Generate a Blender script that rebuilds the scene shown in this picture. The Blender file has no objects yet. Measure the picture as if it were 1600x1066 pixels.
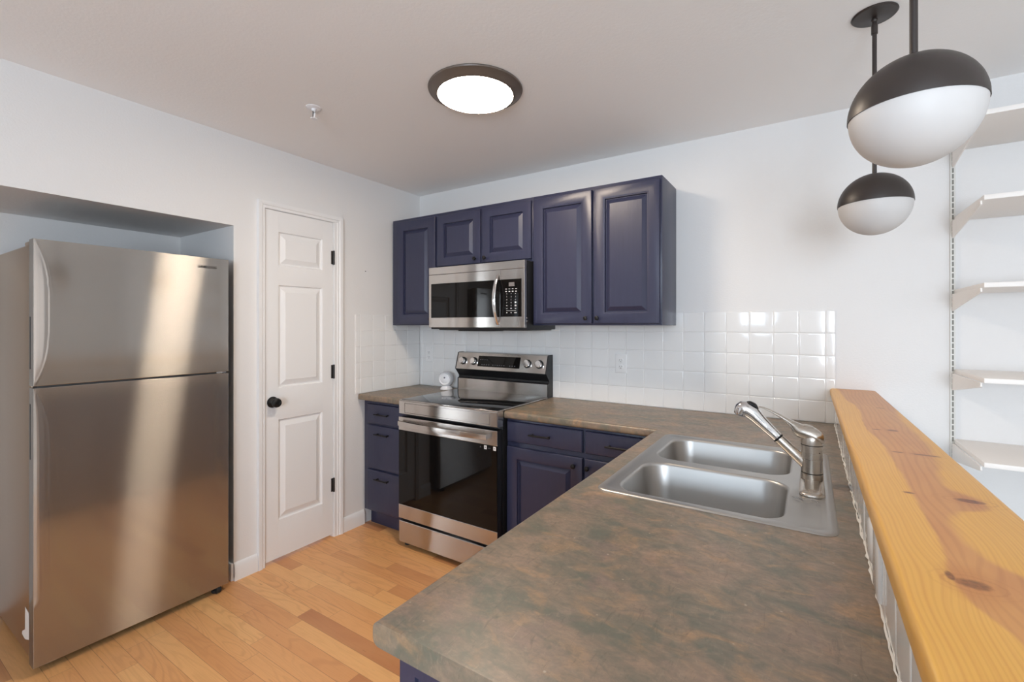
import bpy, bmesh, math, random
from mathutils import Vector, Matrix

random.seed(7)
S = bpy.context.scene
COL = S.collection
PI = math.pi

# ------------------------------------------------------------------ camera
CAM = Vector((2.64916, -2.73728, 1.40))
YAW = math.radians(32.7833)
cd = bpy.data.cameras.new('camera')
cd.sensor_width = 36.0
cd.lens = 722.0 / 1600.0 * 36.0
cd.shift_y = -25.0 / 1600.0
cd.clip_start = 0.05
cam = bpy.data.objects.new('camera', cd)
cam.location = CAM
cam.rotation_euler = (PI / 2, 0, YAW)
COL.objects.link(cam)
S.camera = cam

# ------------------------------------------------------------------ world, daylight, exposure
w = bpy.data.worlds.new('world')
S.world = w
w.use_nodes = True
w.node_tree.nodes['Background'].inputs[0].default_value = (0.75, 0.86, 1.0, 1)
w.node_tree.nodes['Background'].inputs[1].default_value = 0.6

LAMP_STRENGTH = 56.0


def window_light(name, loc, rot, sx, sy, power, col):
    l = bpy.data.lights.new(name, 'AREA')
    l.shape = 'RECTANGLE'
    l.size, l.size_y = sx, sy
    l.energy = power
    l.color = col
    o = bpy.data.objects.new(name, l)
    o.location = loc
    o.rotation_euler = rot
    COL.objects.link(o)
    return o


# daylight standing in the two window openings (rear wall, right wall of the dining side)
window_light('daylight_rear', (3.55, -5.62, 1.40), (PI / 2 + 0.40, 0, 0), 1.1, 1.3, 96.0, (0.77, 0.88, 1.0))
window_light('daylight_transom', (1.98, -5.62, 1.68), (PI / 2, 0, 0), 0.38, 0.50, 7.0, (0.64, 0.82, 1.0))
window_light('daylight_right', (6.42, -2.6, 1.30), (PI / 2 + 0.35, 0, PI / 2), 2.5, 1.9, 11.0, (1.0, 0.88, 0.78))

S.view_settings.view_transform = 'Standard'
S.view_settings.look = 'None'
S.view_settings.gamma = 1.0
S.view_settings.use_curve_mapping = False
S.view_settings.exposure = 0.45
S.cycles.max_bounces = 12
S.cycles.diffuse_bounces = 7
S.cycles.glossy_bounces = 6
S.cycles.caustics_reflective = False
S.cycles.caustics_refractive = False
S.cycles.sample_clamp_indirect = 6.0


# ------------------------------------------------------------------ node helpers
def new_mat(name):
    m = bpy.data.materials.new(name)
    m.use_nodes = True
    return m, m.node_tree, m.node_tree.nodes['Principled BSDF']


def N(t, kind, **kw):
    n = t.nodes.new(kind)
    for k, v in kw.items():
        setattr(n, k, v)
    return n


def setin(t, n, i, v):
    if hasattr(v, 'is_output') or isinstance(v, bpy.types.NodeSocket):
        t.links.new(v, n.inputs[i])
    else:
        n.inputs[i].default_value = v


def math_(t, op, a, b=None, c=None):
    n = N(t, 'ShaderNodeMath', operation=op)
    setin(t, n, 0, a)
    if b is not None:
        setin(t, n, 1, b)
    if c is not None:
        setin(t, n, 2, c)
    return n.outputs[0]


def mix(t, f, a, b, mode='MIX'):
    n = N(t, 'ShaderNodeMix', data_type='RGBA', blend_type=mode)
    setin(t, n, 0, f)
    setin(t, n, 6, a if not isinstance(a, tuple) else (*a, 1) if len(a) == 3 else a)
    setin(t, n, 7, b if not isinstance(b, tuple) else (*b, 1) if len(b) == 3 else b)
    return n.outputs[2]


def maprange(t, v, a, b, c=0.0, d=1.0, smooth=False):
    n = N(t, 'ShaderNodeMapRange')
    if smooth:
        n.interpolation_type = 'SMOOTHSTEP'
    setin(t, n, 0, v)
    for i, x in enumerate((a, b, c, d)):
        setin(t, n, i + 1, x)
    return n.outputs[0]


def noise(t, vec, scale, detail=4.0, rough=0.55, dist=0.0):
    n = N(t, 'ShaderNodeTexNoise')
    if vec is not None:
        t.links.new(vec, n.inputs['Vector'])
    n.inputs['Scale'].default_value = scale
    n.inputs['Detail'].default_value = detail
    n.inputs['Roughness'].default_value = rough
    n.inputs['Distortion'].default_value = dist
    return n.outputs['Fac']


def worldpos(t):
    return N(t, 'ShaderNodeNewGeometry').outputs['Position']


def combine(t, x, y, z=0.0):
    n = N(t, 'ShaderNodeCombineXYZ')
    setin(t, n, 0, x)
    setin(t, n, 1, y)
    setin(t, n, 2, z)
    return n.outputs[0]


def bump(t, bsdf, h, strength, dist=0.01):
    n = N(t, 'ShaderNodeBump')
    n.inputs['Strength'].default_value = strength
    n.inputs['Distance'].default_value = dist
    t.links.new(h, n.inputs['Height'])
    t.links.new(n.outputs[0], bsdf.inputs['Normal'])


def plain(name, col, rough=0.5, metal=0.0, bumpy=None, spec=None, coat=0.0):
    m, t, b = new_mat(name)
    b.inputs['Base Color'].default_value = (*col, 1)
    b.inputs['Roughness'].default_value = rough
    b.inputs['Metallic'].default_value = metal
    if spec is not None:
        b.inputs['Specular IOR Level'].default_value = spec
    if coat:
        b.inputs['Coat Weight'].default_value = coat
        b.inputs['Coat Roughness'].default_value = 0.08
    h = noise(t, worldpos(t), bumpy[0] if bumpy else 40.0, 3.0)
    if bumpy:
        bump(t, b, h, bumpy[1], bumpy[2] if len(bumpy) > 2 else 0.004)
    else:
        r = maprange(t, h, 0.3, 0.7, max(rough - 0.03, 0.0), min(rough + 0.03, 1.0))
        t.links.new(r, b.inputs['Roughness'])
    return m


M = {}
M['wall'] = plain('wall_paint', (0.755, 0.75, 0.745), 0.6, bumpy=(120.0, 0.25, 0.003))
M['ceiling'] = plain('ceiling_paint', (0.90, 0.895, 0.89), 0.8, bumpy=(90.0, 0.22, 0.003))
M['trim'] = plain('trim_paint', (0.80, 0.80, 0.80), 0.35)
M['tile'] = plain('white_tile_glaze', (0.80, 0.80, 0.795), 0.07, coat=0.3)
M['grout'] = plain('white_grout', (0.74, 0.73, 0.72), 0.85)
M['black'] = plain('black_satin_metal', (0.008, 0.0075, 0.008), 0.42, spec=0.3)
M['bronze'] = plain('dark_bronze_paint', (0.030, 0.022, 0.019), 0.42, spec=0.5)
M['blackplastic'] = plain('black_plastic', (0.010, 0.010, 0.011), 0.45)
M['blackglass'] = plain('black_glass', (0.005, 0.0045, 0.0045), 0.035, spec=0.25)
M['cooktop'] = plain('cooktop_glass', (0.010, 0.010, 0.011), 0.03, spec=1.0)
M['whiteplastic'] = plain('white_plastic', (0.82, 0.82, 0.84), 0.3)
M['greyplastic'] = plain('grey_lens', (0.20, 0.20, 0.22), 0.2)
M['outletwhite'] = plain('outlet_white', (0.80, 0.80, 0.80), 0.35)
M['slot'] = plain('dark_slot', (0.05, 0.05, 0.05), 0.7)
M['chrome'] = plain('chrome', (0.72, 0.71, 0.71), 0.10, 1.0)
M['shelf'] = plain('shelf_paint', (0.86, 0.825, 0.79), 0.5)
M['strip'] = plain('painted_metal_strip', (0.70, 0.70, 0.67), 0.4)
M['print'] = plain('light_print', (0.62, 0.62, 0.64), 0.5)
M['dimprint'] = plain('dim_print', (0.16, 0.16, 0.17), 0.5)
M['sticker'] = plain('paper_sticker', (0.78, 0.76, 0.73), 0.6)
M['logo'] = plain('logo_grey', (0.10, 0.095, 0.09), 0.35, 0.6)
M['rubber'] = plain('black_rubber', (0.012, 0.012, 0.012), 0.7)
M['display'] = plain('grey_display', (0.16, 0.15, 0.15), 0.25)
M['slotgrey'] = plain('slot_grey', (0.22, 0.22, 0.20), 0.7)
M['carpet'] = plain('bounce_carpet', (0.66, 0.62, 0.57), 0.95, bumpy=(300.0, 0.6, 0.006))  # unseen floor covering, added pale to bounce neutral light onto the ceiling
M['caulk'] = plain('white_caulk', (0.78, 0.75, 0.70), 0.7)
M['hinge'] = plain('hinge_bronze', (0.035, 0.032, 0.032), 0.4, 0.5)


def steel(name, col, rough, aniso, rot=0.0, axis='Z', streak=(2.0, 2.0, 400.0), amt=0.015):
    m, t, b = new_mat(name)
    b.inputs['Metallic'].default_value = 1.0
    b.inputs['Base Color'].default_value = (*col, 1)
    b.inputs['Anisotropic'].default_value = aniso
    b.inputs['Anisotropic Rotation'].default_value = rot
    tg = N(t, 'ShaderNodeTangent', direction_type='RADIAL', axis=axis)
    t.links.new(tg.outputs[0], b.inputs['Tangent'])
    mp = N(t, 'ShaderNodeMapping')
    mp.inputs['Scale'].default_value = streak
    t.links.new(worldpos(t), mp.inputs[0])
    h = noise(t, mp.outputs[0], 1.0, 3.0, 0.6)
    t.links.new(maprange(t, h, 0.25, 0.75, max(rough - amt, 0.02), rough + amt), b.inputs['Roughness'])
    c = mix(t, maprange(t, h, 0.2, 0.8), tuple(x * 0.97 for x in col), tuple(min(1, x * 1.02) for x in col))
    t.links.new(c, b.inputs['Base Color'])
    return m




def two_lobe(name, col, r1, a1, r2, a2, f):
    """brushed metal: a long thin highlight across the brush lines plus a tighter one"""
    m = bpy.data.materials.new(name)
    m.use_nodes = True
    t = m.node_tree
    t.nodes.remove(t.nodes['Principled BSDF'])
    out = t.nodes['Material Output']
    tg = N(t, 'ShaderNodeTangent', direction_type='RADIAL', axis='Z')
    mp = N(t, 'ShaderNodeMapping')
    mp.inputs['Scale'].default_value = (3.0, 3.0, 500.0)
    t.links.new(worldpos(t), mp.inputs[0])
    h = noise(t, mp.outputs[0], 1.0, 3.0, 0.6)
    c = mix(t, maprange(t, h, 0.2, 0.8), tuple(x * 0.965 for x in col), tuple(x * 1.035 for x in col))
    sh = []
    for rr, aa in ((r1, a1), (r2, a2)):
        bb = N(t, 'ShaderNodeBsdfAnisotropic')
        bb.inputs['Roughness'].default_value = rr
        bb.inputs['Anisotropy'].default_value = aa
        bb.inputs['Rotation'].default_value = 0.0
        t.links.new(tg.outputs[0], bb.inputs['Tangent'])
        t.links.new(c, bb.inputs['Color'])
        sh.append(bb)
    mx = N(t, 'ShaderNodeMixShader')
    mx.inputs[0].default_value = f
    t.links.new(sh[0].outputs[0], mx.inputs[1])
    t.links.new(sh[1].outputs[0], mx.inputs[2])
    t.links.new(mx.outputs[0], out.inputs[0])
    return m


M['steel'] = two_lobe('fridge_stainless', (0.485, 0.46, 0.43), 0.24, 0.85, 0.10, 0.3, 0.42)
M['rangesteel'] = two_lobe('range_stainless', (0.60, 0.57, 0.545), 0.22, 0.85, 0.16, 0.6, 0.45)
M['sinksteel'] = steel('sink_stainless', (0.45, 0.44, 0.425), 0.38, 0.2, streak=(3.0, 300.0, 3.0))
M['nickel'] = steel('brushed_nickel', (0.54, 0.49, 0.435), 0.28, 0.5, streak=(2.0, 2.0, 300.0))
M['fridgeside'] = steel('fridge_side_steel', (0.50, 0.41, 0.32), 0.38, 0.3, amt=0.02)  # base colour warmed in place of warm light reflected in the grey side


def navy():
    m, t, b = new_mat('navy_cabinet_paint')
    mp = N(t, 'ShaderNodeMapping')
    mp.inputs['Scale'].default_value = (90.0, 90.0, 5.0)
    t.links.new(worldpos(t), mp.inputs[0])
    h = noise(t, mp.outputs[0], 1.0, 4.0, 0.6)
    c = mix(t, maprange(t, h, 0.3, 0.7), (0.027, 0.030, 0.064), (0.031, 0.034, 0.070))
    t.links.new(c, b.inputs['Base Color'])
    b.inputs['Roughness'].default_value = 0.34
    bump(t, b, h, 0.22, 0.002)
    return m


M['navy'] = navy()


def floor_mat():
    m, t, b = new_mat('oak_strip_floor')
    sp = N(t, 'ShaderNodeSeparateXYZ')
    t.links.new(worldpos(t), sp.inputs[0])
    x, y = sp.outputs[0], sp.outputs[1]
    W = 0.0762
    v = math_(t, 'DIVIDE', math_(t, 'ADD', y, 1.433), W)
    row = math_(t, 'FLOOR', v)
    fy = math_(t, 'FRACT', v)
    wn = N(t, 'ShaderNodeTexWhiteNoise', noise_dimensions='1D')
    t.links.new(row, wn.inputs['W'])
    u = math_(t, 'ADD', math_(t, 'DIVIDE', x, 0.78), math_(t, 'MULTIPLY', wn.outputs['Value'], 7.3))
    colm = math_(t, 'FLOOR', u)
    fx = math_(t, 'FRACT', u)
    wn2 = N(t, 'ShaderNodeTexWhiteNoise', noise_dimensions='2D')
    t.links.new(combine(t, row, colm), wn2.inputs['Vector'])
    rnd = wn2.outputs['Value']
    wn3 = N(t, 'ShaderNodeTexWhiteNoise', noise_dimensions='2D')
    t.links.new(combine(t, math_(t, 'ADD', row, 41.0), colm), wn3.inputs['Vector'])
    rnd2 = wn3.outputs['Value']
    cr = N(t, 'ShaderNodeValToRGB')
    e = cr.color_ramp.elements
    e[0].position, e[0].color = 0.0, (0.50, 0.200, 0.078, 1)
    e[1].position, e[1].color = 1.0, (0.84, 0.470, 0.190, 1)
    for p, c in ((0.16, (0.60, 0.262, 0.102, 1)), (0.34, (0.74, 0.355, 0.138, 1)), (0.72, (0.79, 0.405, 0.158, 1))):
        k = cr.color_ramp.elements.new(p)
        k.color = c
    t.links.new(rnd, cr.inputs[0])
    # grain: contour lines of a stretched noise give cathedral figure
    gx = math_(t, 'ADD', math_(t, 'MULTIPLY', x, 1.5), math_(t, 'MULTIPLY', rnd, 37.0))
    gy = math_(t, 'ADD', math_(t, 'MULTIPLY', y, 9.0), math_(t, 'MULTIPLY', rnd2, 53.0))
    n1 = noise(t, combine(t, gx, gy), 1.0, 2.0, 0.45, 0.3)
    rings = math_(t, 'SINE', math_(t, 'MULTIPLY', n1, 85.0))
    rings = maprange(t, rings, 0.1, 1.0, 0.0, 1.0)
    fx2 = math_(t, 'ADD', math_(t, 'MULTIPLY', x, 6.0), math_(t, 'MULTIPLY', rnd2, 19.0))
    fine = noise(t, combine(t, fx2, math_(t, 'MULTIPLY', y, 260.0)), 1.0, 3.0, 0.6)
    strength = math_(t, 'MULTIPLY', maprange(t, rnd2, 0.1, 0.95, 0.06, 0.32), rings)
    c = mix(t, strength, cr.outputs[0], (0.44, 0.175, 0.062))
    c = mix(t, maprange(t, fine, 0.45, 0.8, 0.0, 0.28), c, (0.48, 0.205, 0.075))
    blot = noise(t, combine(t, math_(t, 'MULTIPLY', x, 2.2), math_(t, 'MULTIPLY', y, 6.0), rnd), 1.0, 2.0)
    c = mix(t, maprange(t, blot, 0.35, 0.75, 0.0, 0.25), c, (0.86, 0.48, 0.21))
    # dark mineral flecks
    fl = noise(t, combine(t, math_(t, 'ADD', math_(t, 'MULTIPLY', x, 9.0), math_(t, 'MULTIPLY', rnd, 23.0)), math_(t, 'MULTIPLY', y, 42.0)), 1.0, 1.5)
    c = mix(t, maprange(t, fl, 0.72, 0.80, 0.0, 0.45), c, (0.25, 0.085, 0.03))
    ey = math_(t, 'MULTIPLY', math_(t, 'MINIMUM', fy, math_(t, 'SUBTRACT', 1.0, fy)), W)
    ex = math_(t, 'MULTIPLY', math_(t, 'MINIMUM', fx, math_(t, 'SUBTRACT', 1.0, fx)), 0.78)
    ed = math_(t, 'MINIMUM', ex, ey)
    seam = maprange(t, ed, 0.0003, 0.0013, 0.55, 0.0)
    c = mix(t, seam, c, (0.16, 0.06, 0.022))
    t.links.new(c, b.inputs['Base Color'])
    t.links.new(maprange(t, fine, 0.2, 0.8, 0.26, 0.40), b.inputs['Roughness'])
    bump(t, b, maprange(t, ed, 0.0, 0.0015, 0.0, 1.0), 0.25, 0.0015)
    return m


M['floor'] = floor_mat()


def counter_mat():
    m, t, b = new_mat('slate_laminate')
    p = worldpos(t)
    mp = N(t, 'ShaderNodeMapping')
    mp.inputs['Rotation'].default_value = (0, 0, 0.5)
    mp.inputs['Scale'].default_value = (1.0, 1.5, 1.0)
    t.links.new(p, mp.inputs[0])
    v = mp.outputs[0]
    big = noise(t, v, 7.0, 5.0, 0.66, 0.6)
    big2 = noise(t, v, 9.0, 5.0, 0.6, 0.9)
    big2n = N(t, 'ShaderNodeMapping')
    big2n.inputs['Location'].default_value = (7.3, 2.1, 4.0)
    t.links.new(p, big2n.inputs[0])
    b3 = noise(t, big2n.outputs[0], 8.5, 5.0, 0.6, 0.5)
    fine = noise(t, v, 60.0, 6.0, 0.7, 0.6)
    mp2 = N(t, 'ShaderNodeMapping')
    mp2.inputs['Scale'].default_value = (70.0, 16.0, 30.0)
    mp2.inputs['Rotation'].default_value = (0, 0, 1.0)
    t.links.new(p, mp2.inputs[0])
    veins = noise(t, mp2.outputs[0], 1.0, 5.0, 0.7, 1.2)
    base = mix(t, maprange(t, big, 0.38, 0.62), (0.132, 0.134, 0.100), (0.300, 0.205, 0.142))
    base = mix(t, maprange(t, big2, 0.52, 0.68, 0.0, 0.75), base, (0.420, 0.245, 0.125))
    base = mix(t, maprange(t, b3, 0.54, 0.70, 0.0, 0.75), base, (0.250, 0.165, 0.140))
    mid = noise(t, v, 24.0, 4.0, 0.65, 1.0)
    base = mix(t, maprange(t, mid, 0.50, 0.68, 0.0, 0.55), base, (0.105, 0.105, 0.082))
    base = mix(t, maprange(t, mid, 0.46, 0.30, 0.0, 0.40), base, (0.36, 0.265, 0.185))
    base = mix(t, maprange(t, fine, 0.35, 0.68, 0.0, 0.55), base, (0.130, 0.110, 0.085))
    base = mix(t, maprange(t, fine, 0.60, 0.76, 0.0, 0.35), base, (0.36, 0.28, 0.20))
    base = mix(t, maprange(t, veins, 0.60, 0.76, 0.0, 0.42), base, (0.38, 0.31, 0.225))
    base = mix(t, maprange(t, veins, 0.42, 0.30, 0.0, 0.45), base, (0.082, 0.068, 0.050))
    sp = N(t, 'ShaderNodeTexVoronoi')
    sp.inputs['Scale'].default_value = 22.0
    t.links.new(p, sp.inputs[0])
    base = mix(t, maprange(t, sp.outputs['Distance'], 0.03, 0.06, 0.55, 0.0), base, (0.50, 0.42, 0.33))
    t.links.new(base, b.inputs['Base Color'])
    t.links.new(maprange(t, fine, 0.3, 0.7, 0.30, 0.44), b.inputs['Roughness'])
    bump(t, b, fine, 0.05, 0.001)
    return m


M['counter'] = counter_mat()


def ledge_mat():
    m, t, b = new_mat('varnished_pine_ledge')
    sep = N(t, 'ShaderNodeSeparateXYZ')
    t.links.new(worldpos(t), sep.inputs[0])
    x, y, z = sep.outputs
    # knots: (x, y, semi axis across, semi axis along, pull)
    knots = [(2.813, -1.980, 0.014, 0.011, 1.0), (2.884, -1.626, 0.017, 0.010, 0.8), (2.794, -1.968, 0.004, 0.012, 0.1),
             (2.828, -1.290, 0.010, 0.006, 0.4), (2.880, -1.291, 0.024, 0.006, 0.6),
             (2.853, -1.003, 0.012, 0.012, 0.5), (2.815, -1.010, 0.010, 0.006, 0.3),
             (2.802, -1.629, 0.008, 0.005, 0.3), (2.870, -0.560, 0.012, 0.006, 0.3)]
    warp = noise(t, combine(t, math_(t, 'MULTIPLY', x, 5.0), math_(t, 'MULTIPLY', y, 1.3)), 1.0, 2.0)
    u = math_(t, 'ADD', x, math_(t, 'MULTIPLY', math_(t, 'SUBTRACT', warp, 0.5), 0.085))
    kmask = None
    halo = None
    ringsum = None
    kn = noise(t, combine(t, math_(t, 'MULTIPLY', x, 160.0), math_(t, 'MULTIPLY', y, 160.0)), 1.0, 3.0)
    for (kx, ky, a, bb, pull) in knots:
        dx = math_(t, 'SUBTRACT', x, kx)
        dy = math_(t, 'SUBTRACT', y, ky)
        qx = math_(t, 'DIVIDE', dx, a)
        qy = math_(t, 'DIVIDE', dy, bb)
        d = math_(t, 'SQRT', math_(t, 'ADD', math_(t, 'MULTIPLY', qx, qx), math_(t, 'MULTIPLY', qy, qy)))
        dn = math_(t, 'ADD', d, math_(t, 'MULTIPLY', math_(t, 'SUBTRACT', kn, 0.5), 0.5))
        k = maprange(t, dn, 0.70, 1.35, 1.0, 0.0, True)
        if pull >= 0.6:
            rg = math_(t, 'MULTIPLY', maprange(t, math_(t, 'SINE', math_(t, 'MULTIPLY', dn, 7.0)), 0.2, 1.0), maprange(t, d, 1.2, 3.4, 0.75, 0.0))
            ringsum = rg if ringsum is None else math_(t, 'MAXIMUM', ringsum, rg)
        kmask = k if kmask is None else math_(t, 'MAXIMUM', kmask, k)
        # wide influence that bends the growth lines round the knot
        ex = math_(t, 'DIVIDE', dx, 0.035)
        ey = math_(t, 'DIVIDE', dy, 0.075)
        g = math_(t, 'EXPONENT', math_(t, 'MULTIPLY', math_(t, 'ADD', math_(t, 'MULTIPLY', ex, ex), math_(t, 'MULTIPLY', ey, ey)), -1.0))
        u = math_(t, 'ADD', u, math_(t, 'MULTIPLY', math_(t, 'MULTIPLY', g, math_(t, 'TANH', math_(t, 'DIVIDE', dx, 0.014))), 0.020 * pull))
        h = math_(t, 'MULTIPLY', g, pull)
        halo = h if halo is None else math_(t, 'ADD', halo, h)
    lines = math_(t, 'SINE', math_(t, 'MULTIPLY', u, 1150.0))
    lines2 = math_(t, 'SINE', math_(t, 'MULTIPLY', u, 500.0))
    lm = maprange(t, lines, -0.2, 1.0, 0.0, 0.22)
    sap = mix(t, lm, (0.72, 0.385, 0.080), (0.50, 0.205, 0.033))
    sap = mix(t, maprange(t, lines2, 0.2, 1.0, 0.0, 0.18), sap, (0.54, 0.20, 0.04))
    heart = mix(t, maprange(t, lines2, 0.0, 1.0, 0.0, 0.30), (0.54, 0.235, 0.085), (0.34, 0.12, 0.04))
    # heartwood band: left edge follows a measured line, right edge wavers
    fc = N(t, 'ShaderNodeFloatCurve')
    cu = fc.mapping.curves[0]
    pts = [(-2.5, 2.845), (-2.10, 2.822), (-2.01, 2.797), (-1.87, 2.803), (-1.73, 2.806), (-1.44, 2.808), (-1.18, 2.806), (-1.0, 2.790), (-0.6, 2.800), (-0.37, 2.775), (0.0, 2.765)]
    def fill(curve, pl):
        while len(curve.points) < len(pl):
            curve.points.new(0.5, 0.5)
        for pt, (yy, xx) in zip(curve.points, pl):
            pt.location = ((yy + 2.5) / 2.5, (xx - 2.70) / 0.25)
    fill(cu, pts)
    fc.mapping.update()
    yn = math_(t, 'DIVIDE', math_(t, 'ADD', y, 2.5), 2.5)
    t.links.new(yn, fc.inputs['Value'])
    left = math_(t, 'ADD', math_(t, 'MULTIPLY', fc.outputs[0], 0.25), 2.70)
    fc2 = N(t, 'ShaderNodeFloatCurve')
    pts2 = [(-2.5, 2.95), (-2.10, 2.95), (-1.93, 2.872), (-1.82, 2.836), (-1.70, 2.856), (-1.64, 2.905), (-1.54, 2.868), (-1.33, 2.895), (-1.12, 2.905), (-0.8, 2.90), (-0.4, 2.93), (0.0, 2.94)]
    fill(fc2.mapping.curves[0], pts2)
    fc2.mapping.update()
    t.links.new(yn, fc2.inputs['Value'])
    right = math_(t, 'ADD', math_(t, 'MULTIPLY', fc2.outputs[0], 0.25), 2.70)
    jig = math_(t, 'MULTIPLY', math_(t, 'SUBTRACT', noise(t, combine(t, math_(t, 'MULTIPLY', x, 20.0), math_(t, 'MULTIPLY', y, 9.0)), 1.0, 3.0), 0.5), 0.016)
    xl = math_(t, 'ADD', x, jig)
    inl = maprange(t, math_(t, 'SUBTRACT', xl, left), -0.004, 0.004, 0.0, 1.0, True)
    inr = maprange(t, math_(t, 'SUBTRACT', right, xl), -0.010, 0.012, 0.0, 1.0, True)
    band = math_(t, 'MULTIPLY', inl, inr)
    c = mix(t, math_(t, 'MULTIPLY', band, 0.88), sap, heart)
    c = mix(t, maprange(t, halo, 0.45, 1.0, 0.0, 0.55), c, (0.42, 0.14, 0.035))
    c = mix(t, math_(t, 'MULTIPLY', ringsum, 0.55), c, (0.33, 0.10, 0.025))
    c = mix(t, math_(t, 'MULTIPLY', kmask, 0.88), c, mix(t, maprange(t, kn, 0.35, 0.65), (0.09, 0.020, 0.010), (0.23, 0.065, 0.022)))
    blot = noise(t, combine(t, math_(t, 'MULTIPLY', x, 14.0), math_(t, 'MULTIPLY', y, 4.0)), 1.0, 3.0)
    c = mix(t, maprange(t, blot, 0.4, 0.75, 0.0, 0.22), c, (0.80, 0.46, 0.14))
    t.links.new(c, b.inputs['Base Color'])
    b.inputs['Roughness'].default_value = 0.40
    b.inputs['Coat Weight'].default_value = 0.08
    b.inputs['Coat Roughness'].default_value = 0.15
    bump(t, b, noise(t, combine(t, math_(t, 'MULTIPLY', x, 60.0), math_(t, 'MULTIPLY', y, 6.0)), 1.0, 2.0), 0.08, 0.003)
    return m


M['ledge'] = ledge_mat()


def lamp_mat():
    m, t, b = new_mat('lamp_diffuser')
    b.inputs['Base Color'].default_value = (0.9, 0.9, 0.88, 1)
    b.inputs['Emission Color'].default_value = (1.0, 0.835, 0.66, 1)
    b.inputs['Emission Strength'].default_value = LAMP_STRENGTH
    return m


M['lamp'] = lamp_mat()


def globe_mat():
    m, t, b = new_mat('opal_glass')
    b.inputs['Base Color'].default_value = (0.60, 0.585, 0.575, 1)
    b.inputs['Roughness'].default_value = 0.28
    h = noise(t, worldpos(t), 12.0, 2.0)
    t.links.new(maprange(t, h, 0.3, 0.7, 0.48, 0.56), b.inputs['Roughness'])
    return m


M['globe'] = globe_mat()
M['rim'] = plain('rim_bronze', (0.115, 0.088, 0.070), 0.4)  # bronze made lighter to put the diffuser's glow into the rim colour


def water_mat():
    m, t, b = new_mat('clear_water')
    b.inputs['Base Color'].default_value = (0.95, 0.97, 1.0, 1)
    b.inputs['Roughness'].default_value = 0.02
    b.inputs['IOR'].default_value = 1.33
    b.inputs['Transmission Weight'].default_value = 1.0
    return m


M['water'] = water_mat()


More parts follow.
